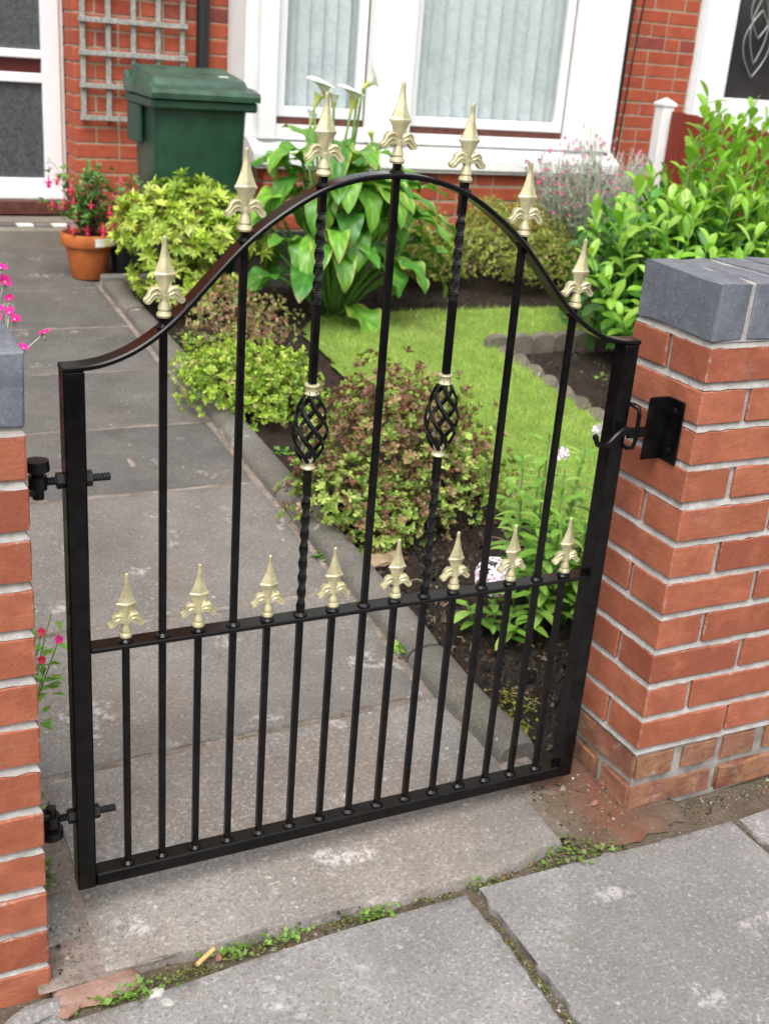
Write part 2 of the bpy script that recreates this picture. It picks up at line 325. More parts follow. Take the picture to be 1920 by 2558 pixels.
# ------------------------------------------------------------------ leaves
T_LEAF = (np.array([(0, 0, 0), (.42, -.5, .07), (.45, 0, 0), (.42, .5, .07), (1, 0, -.08)]), np.array([(0, 1, 2), (0, 2, 3), (1, 4, 2), (2, 4, 3)]))
T_LONG = (np.array([(0, 0, 0), (.3, -.42, .06), (.3, 0, .02), (.3, .42, .06), (.68, -.4, .03), (.68, 0, -.03), (.68, .4, .03), (1, 0, -.16)]),
          np.array([(0, 1, 2), (0, 2, 3), (1, 4, 2), (2, 4, 5), (2, 5, 3), (3, 5, 6), (4, 7, 5), (5, 7, 6)]))
T_OBO = (np.array([(0, 0, 0), (.36, -.27, .05), (.38, 0, 0), (.36, .27, .05), (.74, -.5, .05), (.74, 0, -.03), (.74, .5, .05), (.96, -.24, -.03), (1, 0, -.07), (.96, .24, -.03)]), np.array([(0, 1, 2), (0, 2, 3), (1, 4, 2), (2, 4, 5), (2, 5, 3), (3, 5, 6), (4, 7, 5), (7, 8, 5), (5, 8, 9), (5, 9, 6)]))
T_TINY = (np.array([(0, -.3, 0), (0, .3, 0), (1, .0, 0)]), np.array([(0, 1, 2)]))
def unit(a): return a/(np.linalg.norm(a, axis=-1, keepdims=True)+1e-9)
def leaves(Pn, D, U, L, W, C, T=T_LEAF):
    """vertex, face and colour arrays of many leaves"""
    tv, tf = T; n = len(Pn); D = unit(D); S = unit(np.cross(U, D)); N = np.cross(D, S)
    V = Pn[:, None, :]+(L[:, None, None]*tv[None, :, 0:1])*D[:, None, :]+(W[:, None, None]*tv[None, :, 1:2])*S[:, None, :]+(L[:, None, None]*tv[None, :, 2:3])*N[:, None, :]
    F = tf[None]+(np.arange(n)*len(tv))[:, None, None]
    return V.reshape(-1, 3), F.reshape(-1, 3), np.repeat(C, len(tv), 0)
def rosette(C, A, k, tilt, tj, rg=rng):
    n = len(C); A = unit(A); e1 = unit(np.cross(A, np.array([.31, .17, .9])+rg.normal(0, .2, (n, 3)))); e2 = np.cross(A, e1)
    ph = (np.arange(k)[None]*2.4+rg.uniform(0, 6.3, (n, 1))); t = tilt+rg.normal(0, tj, (n, k))
    rad = np.cos(ph)[..., None]*e1[:, None]+np.sin(ph)[..., None]*e2[:, None]
    D = np.cos(t)[..., None]*A[:, None]+np.sin(t)[..., None]*rad
    U = A[:, None]+0*D
    return np.repeat(C, k, 0), D.reshape(-1, 3), U.reshape(-1, 3)
def palette(n, cols, w=None, jit=.12, rg=rng):
    cols = np.array(cols, float); i = rg.choice(len(cols), n, p=w); c = cols[i]*(1+rg.normal(0, jit, (n, 1))); return np.clip(c, .004, .9)
def dome(n, c, rad, zmin=-.2, lump=.18, shell=(.8, 1.02), rg=rng, seed=0., ls=3.):
    """points spread over a lumpy ellipsoid shell and their outward normals"""
    d = unit(rg.normal(0, 1, (n*3, 3))); d = d[d[:, 2] > zmin][:n]
    lf = np.array([1+lump*mnoise.noise(Vector(v*ls)+Vector((seed, seed*.7, -seed))) for v in d])
    rr = rg.uniform(*shell, len(d))*lf
    P_ = np.array(c)+d*np.array(rad)*rr[:, None]
    return P_, unit(d/np.array(rad)+rg.normal(0, .25, d.shape)*(1/np.mean(rad)))
def cat_leaf(parts):
    V, F, C, n = [], [], [], 0
    for v, f, c in parts: V.append(v); F.append(f+n); C.append(c); n += len(v)
    return np.concatenate(V), np.concatenate(F), np.concatenate(C)
def crown(root, parts, mat='leaf', name='foliage', kind='stuff'):
    V, F, C = cat_leaf(parts); o = link(name, fast(name, V-WL[root.name], F, mat, False, C), root, WL[root.name])
    if kind: o['kind'] = kind
    return o
def twigs(root, base, tips, r=.004, name='stems', mat='bark', bend=.3):
    b = MB(); base = np.array(base, float)
    for t in tips:
        t = np.array(t, float); s0 = base+rng.normal(0, .012, 3)*np.array([1, 1, 0]); mid = s0*.5+t*.5+np.array([*(rng.normal(0, .015, 2)), bend*.1*np.linalg.norm(t-s0)])
        q = [s0, s0*.7+mid*.3+[0, 0, .01], mid, mid*.45+t*.55, t]; b.tube(q, np.linspace(r, r*.35, 5), 5)
    o = b.build(name, mat, root, True); o['kind'] = 'stuff'; return o

# ================================================================== GROUND
GN = [(-400, -400), (400, -400), (400, 400), (-400, 400)]
tag(link('ground', fast('ground', [(x, y, -.42) for x, y in GN], [(0, 1, 2, 3)], 'asphalt')), kind='structure')
def sheet(name, x0, x1, y0, y1, zf, nx, ny, mat, amp=0., sc_=20, kind='structure', mask=None, base=None):
    xs = np.linspace(x0, x1, nx+1); ys = np.linspace(y0, y1, ny+1); V = []
    for y in ys:
        for x in xs: V.append((x, y, zf(x, y)+(amp*(fbm(x, y, sc_, 3.1)+.5*fbm(x, y, sc_*2.7, 8.)) if amp else 0)))
    F = [(j*(nx+1)+i, j*(nx+1)+i+1, (j+1)*(nx+1)+i+1, (j+1)*(nx+1)+i) for j in range(ny) for i in range(nx)]
    if mask: F = [f for f in F if mask(sum(V[i][0] for i in f)/4, sum(V[i][1] for i in f)/4)]
    o = link(name, fast(name, V, F, mat, True)); WL[o.name] = np.zeros(3)
    if kind: o['kind'] = kind
    return o
pav = sheet('pavement', -7, 7, -2.4, .02, lambda x, y: zpav(x, y)-.009, 140, 30, 'dirt', .004, 22)
bedp = sheet('path', -1.16, -.1, -.02, 4.6, lambda x, y: zpath(x, y)-.0035, 24, 90, 'joint', .003, 25)
soil = sheet('soil', -.16, 5.2, .2, 4.62, lambda x, y: zgar(x, y)-.012+.018*fbm(x, y, 2.2, 1.) - (0.03 if .62 < x < 2.9 and .98 < y < 3.22 else 0), 250, 210, 'soil', .012, 26)
soil2 = sheet('soil', -3.2, -1.12, .2, 4.62, lambda x, y: zgar(x, y)+.02, 60, 100, 'soil', .012, 26)

def slab(name, x0, x1, y0, y1, zf, mat, parent, thick=.05, nx=14, ny=14, rag=.004, drop=.004, seed=0., lift=0., y0f=None, y1f=None):
    """a paving slab with worn, slightly ragged edges"""
    us = np.r_[0, .012, np.linspace(.05, .95, nx-3), .988, 1]; vs = np.r_[0, .012, np.linspace(.05, .95, ny-3), .988, 1]
    V = []; cx, cy = (x0+x1)/2, (y0+y1)/2
    nx1, ny1 = len(us), len(vs)
    for v in vs:
        for u in us:
            x = x0+(x1-x0)*u; ya_ = y0f(x) if y0f else y0; yb_ = y1f(x) if y1f else y1; y = ya_+(yb_-ya_)*v; e = min(u, 1-u)*(x1-x0); f = min(v, 1-v)*(y1-y0)
            if e < 1e-6: x += (1 if u < .5 else -1)*(rag*.6+rag*(fbm(y, seed, 14, seed)+1.1*fbm(y, seed, 45, seed+3)+.7*abs(fbm(y, seed, 90, seed))))
            if f < 1e-6: y += (1 if v < .5 else -1)*(rag*.6+rag*(fbm(x, seed, 14, seed+5)+1.1*fbm(x, seed, 45, seed+9)+.7*abs(fbm(x, seed, 90, seed))))
            z = zf(x, y)+lift+.0015*fbm(x, y, 9, seed)
            if e < 1e-6 or f < 1e-6: z -= drop
            V.append((x, y, z))
    F = [(j*nx1+i, j*nx1+i+1, (j+1)*nx1+i+1, (j+1)*nx1+i) for j in range(ny1-1) for i in range(nx1-1)]
    rim = [i for i in range(nx1)]+[j*nx1+nx1-1 for j in range(1, ny1)]+[(ny1-1)*nx1+i for i in range(nx1-2, -1, -1)]+[j*nx1 for j in range(ny1-2, 0, -1)]
    n0 = len(V)
    for i in rim: V.append((V[i][0], V[i][1], V[i][2]-thick))
    m = len(rim)
    F += [(rim[k], n0+k, n0+(k+1) % m, rim[(k+1) % m]) for k in range(m)]
    c = np.array([cx, cy, zf(cx, cy)]); V = np.array(V)-c
    me = fast(name, V, F, mat, True); me.set_sharp_from_angle(angle=R(50))
    return link(name, me, parent, c)
# public pavement slabs
for i, (a, b) in enumerate([(-2.7, -2.010), (-2.0, -1.250), (-1.242, -.402), (-.390, .194), (.203, .796), (.806, 1.4), (1.41, 2.0)]):
    y1 = [-.05, -.075, -.062, -.088, -.098, -.08, -.08][i]
    slab('paving_slab', a, b, -.66, y1, zpav, 'slab', pav, rag=.006 if i != 3 else .009, seed=i*3.3+1, lift=(.001 if i != 3 else .004), nx=48, ny=40, y1f=lambda x: float(np.interp(x, [-1.2, -1.0, -.8, -.6, -.42, -.38, -.2, .0, .2, .4, 3], [-.07, -.07, -.062, -.062, -.07, -.066, -.076, -.092, -.094, -.085, -.08])))
    slab('paving_slab', a-.3, b-.3, -1.27, -.672, zpav, 'slab', pav, rag=.006, seed=i*2.3+40)
    slab('paving_slab', a, b, -1.9, -1.284, zpav, 'slab', pav, rag=.006, seed=i*2.7+60)
# path slabs
JY = [-.034, .478, .967, 1.638, 2.13, 2.66, 3.18, 3.74, 4.42]
for i in range(len(JY)-1):
    xr = -.165 if i == 0 else -.206
    xl = -1.062 if i == 0 else -1.10
    slab('path_slab', xl, xr, JY[i]+(0 if i == 0 else .005), JY[i+1]-.005, zpath, 'path_near' if i == 0 else ('path_mid' if i < 3 else 'path'), bedp, rag=.006 if i == 0 else .004, drop=.006 if i == 0 else .004, seed=i*5.1+2, lift=rng.normal(0, .0012), nx=48, ny=20, y0f=(lambda x: float(np.interp(x, [-1.07, -.9, -.75, -.57, -.4, -.3, -.165], [-.012, -.030, -.032, -.046, -.057, -.052, -.03]))) if i == 0 else None)
# patches of mortar and brick dust where the gateway meets the pillars
def patch(name, poly, zf, mat, parent, lift=.0, rag=.012):
    c = np.mean(poly, 0); V = [(c[0], c[1], zf(*c)+lift+.001)]; pts = []
    for i, p_ in enumerate(poly):
        q = poly[(i+1) % len(poly)]
        for t in np.linspace(0, 1, 8)[:-1]:
            x, y = np.array(p_)*(1-t)+np.array(q)*t; pts.append((x+rag*fbm(x, y, 40, 2), y+rag*fbm(x, y, 40, 7)))
    rings = [1., .86, .6, .3]; n = len(pts)
    for r_ in rings:
        for x, y in pts:
            X, Y = c[0]+(x-c[0])*r_, c[1]+(y-c[1])*r_
            V.append((X, Y, zf(X, Y)+lift+(-.012 if r_ == 1. else .001+.0022*fbm(X, Y, 45, 4))))
    F = []
    for k in range(len(rings)-1): F += [(1+k*n+i, 1+k*n+(i+1) % n, 1+(k+1)*n+(i+1) % n, 1+(k+1)*n+i) for i in range(n)]
    k = len(rings)-1; T3 = [(1+k*n+i, 1+k*n+(i+1) % n, 0) for i in range(n)]
    me = bpy.data.meshes.new(name); me.from_pydata([tuple(v) for v in V], [], F+T3); me.update(); me.materials.append(M[mat])
    me.polygons.foreach_set('use_smooth', np.ones(len(me.polygons), bool))
    return link(name, me, parent, (0, 0, 0))
patch('brick_dust_patch', [(-.162, -.03), (-.165, .1), (-.165, .19), (.004, .2), (.004, .004), (.03, -.004), (.14, -.004), (.1, -.05), (-.02, -.075), (-.13, -.06)], zpath, 'red_dust', bedp, -.0035, .02)
patch('mortar_patch', [(-1.135, .0), (-1.135, .06), (-1.09, .065), (-1.05, .03), (-1.0, -.005), (-1.0, -.045), (-1.06, -.06), (-1.14, -.05)], lambda x, y: zpath(x, y)-.006, 'pink_mortar', bedp, 0., .006)
patch('mortar_patch', [(-1.135, .062), (-1.135, .19), (-1.07, .19), (-1.07, .07)], lambda x, y: zpath(x, y)-.002, 'path_near', bedp)
patch('mortar_patch', [(-1.5, -.06), (-1.16, -.05), (-1.10, -.045), (-1.12, -.075), (-1.3, -.1), (-1.5, -.1)], lambda x, y: zpav(x, y), 'slab', pav)
# kerb edging of the path
KY = [.215, .615, 1.52, 2.43, 3.33, 3.74]
for i in range(len(KY)-1):
    y0, y1 = KY[i]+.004, KY[i+1]-.004; ys = np.linspace(y0, y1, 24); prof = [(-.192, -.03), (-.19, .018), (-.184, .03), (-.172, .038), (-.135, .042), (-.108, .038), (-.098, .028), (-.094, -.05)]
    V = []
    for j, y in enumerate(ys):
        e = .006 if j in (0, 23) else 0
        for x, z in prof:
            X = x+(.0 if i else .03*clamp((.45-y)/.3))*(1 if x < -.15 else .6)
            V.append((X+.0025*fbm(y, z, 20, i), y, zgar(x, y)+z-e+.003*fbm(y, x*9, 17, i+2)))
    n = len(prof); F = [(j*n+k, j*n+k+1, (j+1)*n+k+1, (j+1)*n+k) for j in range(23) for k in range(n-1)]
    me = bpy.data.meshes.new('path_kerb'); me.from_pydata(V, [], F+[tuple(range(n)), tuple(range(24*n-1, 23*n-1, -1))]); me.update(); me.materials.append(M['kerb'])
    me.polygons.foreach_set('use_smooth', np.ones(len(me.polygons), bool)); me.set_sharp_from_angle(angle=R(55))
    V = np.array(V); lab = ['short broken end of concrete kerb by the gate', 'concrete kerb length beside the bronze azalea', 'concrete kerb length beside the lime green azalea', 'concrete kerb length beside the brown shrub', 'farthest short kerb piece by the terracotta pot'][i]
    tag(link('path_kerb', me), lab, 'kerb', 'kerb edging along the path')
tag(MB().box(-.19, .75, 3.74, 3.80, zgar(0, 3.7)-.05, zgar(0, 3.74)+.055, .008).build('path_kerb', 'kerb'), 'concrete kerb running crosswise behind the yellow green shrub', 'kerb', 'kerb edging along the path')

# ------------------------------------------------------------------ lawn
LAWN = np.array([(.50, 3.02), (.62, 3.2), (1.2, 3.28), (1.8, 3.27), (2.3, 3.22), (3.1, 3.05), (3.1, .9), (1.2, .84), (.62, .86), (.46, 1.3), (.5, 1.9), (.46, 2.5)])
BED = (1.285, 2.6, 1.86, 2.735)
def inpoly(x, y, P_):
    x = np.atleast_1d(x); y = np.atleast_1d(y); r = np.zeros(len(x), bool); n = len(P_)
    for i in range(n):
        (x0, y0), (x1, y1) = P_[i], P_[(i+1) % n]
        c = ((y0 > y) != (y1 > y)) & (x < (x1-x0)*(y-y0)/(y1-y0+1e-12)+x0); r ^= c
    return r
def inbed(x, y): return (x > BED[0]) & (x < BED[1]) & (y > BED[2]+.25*np.clip(x-BED[0]-.1, 0, 1)) & (y < BED[3])
def zlawn(x, y): return zgar(x, y)+.004
lawn = sheet('lawn', .4, 3.15, .8, 3.32, zlawn, 100, 90, 'turf', .004, 18, mask=lambda x, y: bool(inpoly(x, y, LAWN)[0]) and not bool(inbed(np.array([x]), np.array([y]))[0]))
def grass():
    n = 190000; x = rng.uniform(.4, 3.1, n); y = rng.uniform(.8, 3.32, n)
    k = inpoly(x, y, LAWN) & ~inbed(x, y); 
    x, y = x[k], y[k]; d = np.hypot(x-CAM[0], y-CAM[1]); k = rng.uniform(0, 1, len(x)) < np.clip(3.6/d, .55, 1); x, y = x[k], y[k]
    n = len(x); z = zlawn(x, y)
    lf = np.array([mnoise.noise(Vector((a*5, b*5, 0)))+.8*mnoise.noise(Vector((a*17, b*17, 4)))+.5*mnoise.noise(Vector((a*45, b*45, 8))) for a, b in zip(x, y)])
    P_ = np.c_[x, y, z]; D = np.c_[rng.normal(0, .55, n), rng.normal(0, .55, n), np.ones(n)]
    L = rng.uniform(.010, .027, n)*(1+.35*lf); L = L*np.where(rng.uniform(0, 1, n) < .1, 1.7, 1.); W = rng.uniform(.0018, .0036, n)
    C = palette(n, [(.26, .43, .07), (.35, .53, .11), (.44, .61, .16), (.50, .59, .21), (.48, .46, .24)], [.28, .32, .22, .1, .08], .26); C *= (1+.34*lf)[:, None]; yl = np.clip(np.array([mnoise.noise(Vector((a*3.3, b*3.3, 21))) for a, b in zip(x, y)])*1.3-.2, 0, .5)[:, None]; C = np.clip(C*(1-yl)+C.mean(1, keepdims=True)*np.array([1.35, 1.25, .55])*yl, .01, .9)
    V, F, C = leaves(P_, D, np.c_[rng.normal(0, 1, (n, 2)), np.zeros(n)], L, W, C, T_TINY)
    o = link('grass', fast('grass', V, F, 'grass', False, C)); tag(o, 'short mown grass of the front lawn', 'grass', kind='stuff')
grass()
# scalloped concrete edging round the bare bed in the lawn
def scallop(w_, h, t):
    b = MB(); n = 9; pr = [(-w_/2, -.06)]+[(-w_/2*math.cos(math.pi*i/n), h*.45+h*.55*math.sin(math.pi*i/n)) for i in range(n+1)]+[(w_/2, -.06)]
    m = len(pr); V = []
    for yy, sh in ((-t/2, .9), (-t/2*.7, 1.), (t/2*.7, 1.), (t/2, .9)):
        for x, z in pr: V.append((x*sh, yy, z*(sh if z > 0 else 1)))
    F = [(j*m+k, j*m+(k+1) % m, (j+1)*m+(k+1) % m, (j+1)*m+k) for j in range(3) for k in range(m)]+[tuple(range(m-1, -1, -1)), tuple(3*m+k for k in range(m))]
    b.addm(V, F); return b.mesh('edging_stone', 'edging', (0, 0, 0), 40)
sm_ = scallop(.120, .058, .040)
names_ = ['first', 'second', 'third', 'fourth', 'fifth', 'sixth', 'seventh']
for i in range(7):
    x = 1.30+.118*i
    tag(link('edging_stone', sm_, None, (x, 2.735+.004*i, zgar(x, 2.735)), (R(rng.normal(4, 2)), 0, R(rng.normal(-3, 3)))), 'round topped concrete edging stone at back of bare bed, %s from the corner' % names_[i], 'edging stone', 'scalloped edging stones of the bare bed')
for i in range(7):
    y = 2.655-.122*i
    tag(link('edging_stone', sm_, None, (1.285-.006*i, y, zgar(1.28, y)-.016), (R(rng.normal(48, 4)), 0, R(rng.normal(82, 4)))), 'round topped concrete edging stone on lawn side of bare bed, %s from the corner' % names_[i], 'edging stone', 'scalloped edging stones of the bare bed')

# clods, bark bits and grit on the soil
def litter():
    T = (np.array([(1, 0, 0), (-.5, .85, 0), (-.5, -.85, 0), (.1, 0, .8)]), np.array([(0, 1, 3), (1, 2, 3), (2, 0, 3)]))
    n = 22000; x = np.r_[rng.uniform(-.09, 1.2, 15000), rng.uniform(-.09, 3.2, n-15000)]; y = np.r_[rng.uniform(.23, 1.6, 15000), rng.uniform(.3, 4.4, n-15000)]
    k = (~inpoly(x, y, LAWN)) | inbed(x, y); x, y = x[k], y[k]; n = len(x); s = rng.gamma(2., .0017, n)+.0014
    z = zgar(x, y)-.012+np.array([.018*fbm(a, b, 2.2, 1.)+.012*(fbm(a, b, 26, 3.1)+.5*fbm(a, b, 52*1.35, 8.)) for a, b in zip(x, y)])
    D = unit(rng.normal(0, 1, (n, 3))*[1, 1, .4]); U = np.c_[rng.normal(0, .4, (n, 2)), np.ones(n)]
    C = palette(n, [(.016, .012, .010), (.032, .023, .018), (.07, .048, .033), (.18, .13, .09), (.22, .20, .17), (.10, .04, .025)], [.38, .34, .14, .05, .03, .06], .25)
    V, F, Cc = leaves(np.c_[x, y, z], D, U, s*rng.uniform(.8, 2.2, n), s, C, T)
    tag(link('soil_litter', fast('soil_litter', V, F, 'leaf', False, Cc)), 'dark clods, bark bits and dry twigs lying on the soil', 'soil litter', kind='stuff')
    b = MB()
    for _ in range(70):
        x, y = rng.uniform(-.05, .9), rng.uniform(.25, 1.3); a = rng.uniform(0, 6.3); l = rng.uniform(.02, .06); z = zgar(x, y)+.006
        b.tube([(x, y, z), (x+l*.5*math.cos(a), y+l*.5*math.sin(a), z+.006), (x+l*math.cos(a+.3), y+l*math.sin(a+.3), z)], .0011, 4)
    tag(b.build('dry_twigs', 'sandstone'), 'pale dry grass stalks scattered on the dark soil', 'twigs', kind='stuff')
litter()

# ================================================================== BRICK WALLS
def brick_mesh(name, mat, bev=.003, jit=.0004, seed=1, sub=True, dims=(.215, .1025, .065), round_=0.):
    r_ = np.random.default_rng(seed); b = bmesh.new(); bmesh.ops.create_cube(b, size=1)
    for v in b.verts: v.co = Vector((v.co.x*dims[0], v.co.y*dims[1], v.co.z*dims[2]))
    if sub:
        es = [e for e in b.edges if abs(e.verts[0].co.x-e.verts[1].co.x) > .1]; bmesh.ops.subdivide_edges(b, edges=es, cuts=3)
    sharp = [e for e in b.edges if e.calc_face_angle(0) > .5]
    bmesh.ops.bevel(b, geom=sharp, offset=bev, segments=2 if round_ else 1, affect='EDGES')
    for v in b.verts: v.co += Vector(r_.normal(0, jit, 3))
    me = bpy.data.meshes.new(name); b.to_mesh(me); b.free(); me.materials.append(M[mat]); return me
BM = {m_: [brick_mesh('brick', m_, bv, jt, 10+i, round_=rd_, dims=(.2135, .1025, .0625) if m_ == 'brick' else (.215, .1025, .065)) for i in range(4)] for m_, bv, jt, rd_ in (('brick', .0026, .0006, 0), ('brick_old', .0075, .0011, 1), ('coping', .0030, .0014, 0))}
HB = {m_: [brick_mesh('brick', m_, .003, .0004, 30+i, sub=False) for i in range(3)] for m_ in ('brick_house', 'brick_dark')}
def pillar(name, label, xc, sg, length, ncourse, z0, old, first_A, dz):
    """wall one brick thick whose end is the gate pillar; sg: direction it runs in from the gate"""
    base = zpav(xc, 0); t = thing(name, label, 'wall', (xc, 0, base))
    ztop = z0+ncourse*.075
    x_a, x_b = sorted((xc+sg*.005, xc+sg*length))
    zb0 = z0-old*.075-.1
    x_a, x_b = (xc+.0075, xc+length) if sg > 0 else (xc-length, xc-.0075)
    zs_ = z0-.006 if old else zb0
    m = MB().box(x_a, x_b, .0075, .2075, zs_, ztop-.0035, .002); m.build('mortar', 'mortar', t)
    jn = MB(); xe = xc+sg*length
    for c in range(-1, ncourse):
        for zb in (ztop-.075*c-.0863,):
            xa_, yb_ = xc+sg*.0015, .0015
            V = [(xa_, yb_, zb), (xe, yb_, zb), (xe, .0085, zb+.0112), (xc+sg*.0085, .0085, zb+.0112), (xa_, .2135, zb), (xc+sg*.0085, .2065, zb+.0112)]
            n_ = 90; pts = [(xe+(xa_-xe)*i/n_, yb_, 0) for i in range(n_+1)]+[(xa_, yb_+(.212)*i/16, 0) for i in range(1, 17)]
            VV = []
            for i, (x_, y_, _) in enumerate(pts):
                w_ = .0019*mnoise.noise(Vector((x_*60, y_*60, zb*40))); inn = i <= n_
                VV += [(x_ if inn and i < n_ else xa_-sg*w_*0, (y_+w_) if inn else y_, zb+w_), (max(x_*sg, (xc+sg*.0085)*sg)*sg if inn else xc+sg*.0085, .0085 if inn else y_, zb+.0126)]
            jn.addm(VV, [(2*i, 2*i+2, 2*i+3, 2*i+1) for i in range(len(pts)-1)])
    jn.build('bed_joints', 'mortar', t)
    if old: MB().box(x_a, x_b, .0075, .2075, zb0, zs_-.0005, .002).build('old_mortar', 'old_mortar', t)
    n = 0
    def put(x, y, z, rz, mat, rx=0., name_='brick'):
        nonlocal n
        j = rng.normal(0, 1, 6); k = 2.2 if mat == 'brick_old' else 1.
        o = link(name_, BM[mat][n % 4], t, (x+j[0]*.0008*k, y+j[1]*.0008*k, z+j[2]*.0006*k), (rx+R(j[3]*.25*k), R(j[4]*.15*k), rz+R(j[5]*.25*k)+(math.pi if n % 3 == 0 else 0))); n += 1
    for c in range(ncourse+old):
        zc = ztop-.0425-.075*c; A = (c % 2 == 0) == first_A; mat = 'brick' if c < ncourse else 'brick_old'
        if A:
            x = 0
            while x < length-.1:
                for y in (.05125, .16375): put(xc+sg*(x+.1075), y, zc, 0, mat)
                x += .225
        elif mat == 'brick_old':
            x = 0
            while x < length-.1:      # a course of weathered headers
                put(xc+sg*(x+.05125), .1075, zc, R(90), mat); x += .1120
        else:
            put(xc+sg*.05125, .1075, zc, R(90), mat); x = .1125
            while x < length-.1:
                for y in (.05125, .16375): put(xc+sg*(x+.1075), y, zc, 0, mat)
                x += .225
    cz = ztop+.0515
    MB().box(x_a, x_b-.02 if sg > 0 else x_b, .003, .212, ztop-.003, ztop+.1005, .002).build('coping_mortar', 'mortar', t)
    x = 0
    while x < length-.03:
        j = rng.normal(0, 1, 4)
        link('coping_brick', BM['coping'][n % 4], t, (xc+sg*(x+.0325), .1075+j[0]*.0008, cz+j[1]*.0006), (R(90), R(j[2]*.3)+(math.pi if n % 2 else 0), R(90+j[3]*.3))); n += 1; x += .0772
    return t
pillar('gate_pillar_wall', 'red brick garden wall with blue coping bricks carrying the gate latch', 0., 1, 1.6, 11, 0., 2, True, 0)
pillar('gate_pillar_wall', 'red brick garden wall end at left edge carrying the gate hinges', -1.138, -1, 1.6, 13, .006-.225, 0, True, 0)

# ================================================================== GATE
GX, GY, GZ = -.5735, .110, -.101
gate = thing('garden_gate', 'black wrought iron arched garden gate with pale gold spear finials', 'gate', (GX, GY, GZ))
YF = .095
XL, XR = -1.0715, -.0755
ARCH = [(0, 1.072), (.038, 1.070), (.076, 1.063), (.115, 1.051), (.157, 1.028), (.19, 1.006), (.21, .991), (.232, .973), (.26, .944), (.29, .912), (.32, .8785), (.352, .8495), (.392, .8225), (.432, .806), (.462, .8005), (.498, .7995)]
def archz(dx): return float(np.interp(abs(dx), [a for a, _ in ARCH], [b for _, b in ARCH]))
MB().box(XL, XL+.0305, YF, YF+.035, GZ, .8003, .0024).build('stile', 'black', gate)
MB().box(XR-.0305, XR, YF, YF+.035, GZ, .8003, .0024).build('stile', 'black', gate)
MB().box(XL+.0305, XR-.0305, YF+.001, YF+.034, GZ, GZ+.0255, .0024).build('bottom_rail', 'black', gate)
MB().box(XL+.0305, XR-.0305, YF+.001, YF+.034, .3475, .3555, .0018).build('middle_rail', 'black', gate)
def arch():
    xs = np.linspace(-.4985, .4985, 97); raw = np.array([archz(x) for x in xs])
    ker = np.array([1, 2, 3, 2, 1])/9; z = np.convolve(np.pad(raw, 2, 'edge'), ker, 'valid'); P_ = np.c_[xs+GX, z]
    T = np.gradient(P_, axis=0); T /= np.linalg.norm(T, axis=1)[:, None]; N = np.c_[-T[:, 1], T[:, 0]]
    sec = [(-.0005, .0022), (-.0005+.0, .0058), (.0015, .008), (.0325, .008), (.0345, .0058), (.0345, .0022), (.0325, 0), (.0015, 0)]
    V = []; n = len(sec)
    for p_, nn in zip(P_, N):
        for y, h in sec: V.append((p_[0]+nn[0]*h, YF+y, p_[1]+nn[1]*h))
    F = [(i*n+k, i*n+(k+1) % n, (i+1)*n+(k+1) % n, (i+1)*n+k) for i in range(len(P_)-1) for k in range(n)]+[tuple(range(n-1, -1, -1)), tuple((len(P_)-1)*n+k for k in range(n))]
    MB().addm(V, F).build('arched_rail', 'black', gate, 40)
arch()
YB = .1115; HB_ = .0054
def weld(b, x, z, s=1): b.lathe([(.0062, -.001), (.0118, .0004), (.0122, .0022), (.0098, .0045*s), (.0076, .0065*s)], (x, YB, z), 12)
def sqbar(b, x, za, zb, tw=None):
    if tw is None:
        b.box(x-HB_, x+HB_, YB-HB_, YB+HB_, za, zb, .0011)
    else:
        zs = np.linspace(za, zb, 90); t = np.clip((zs-tw[0])/(tw[1]-tw[0]), 0, 1)*tw[2]
        b.tube(np.c_[0*zs+x, 0*zs+YB, zs], HB_*1.414, 4, True, None, t, math.pi/4)
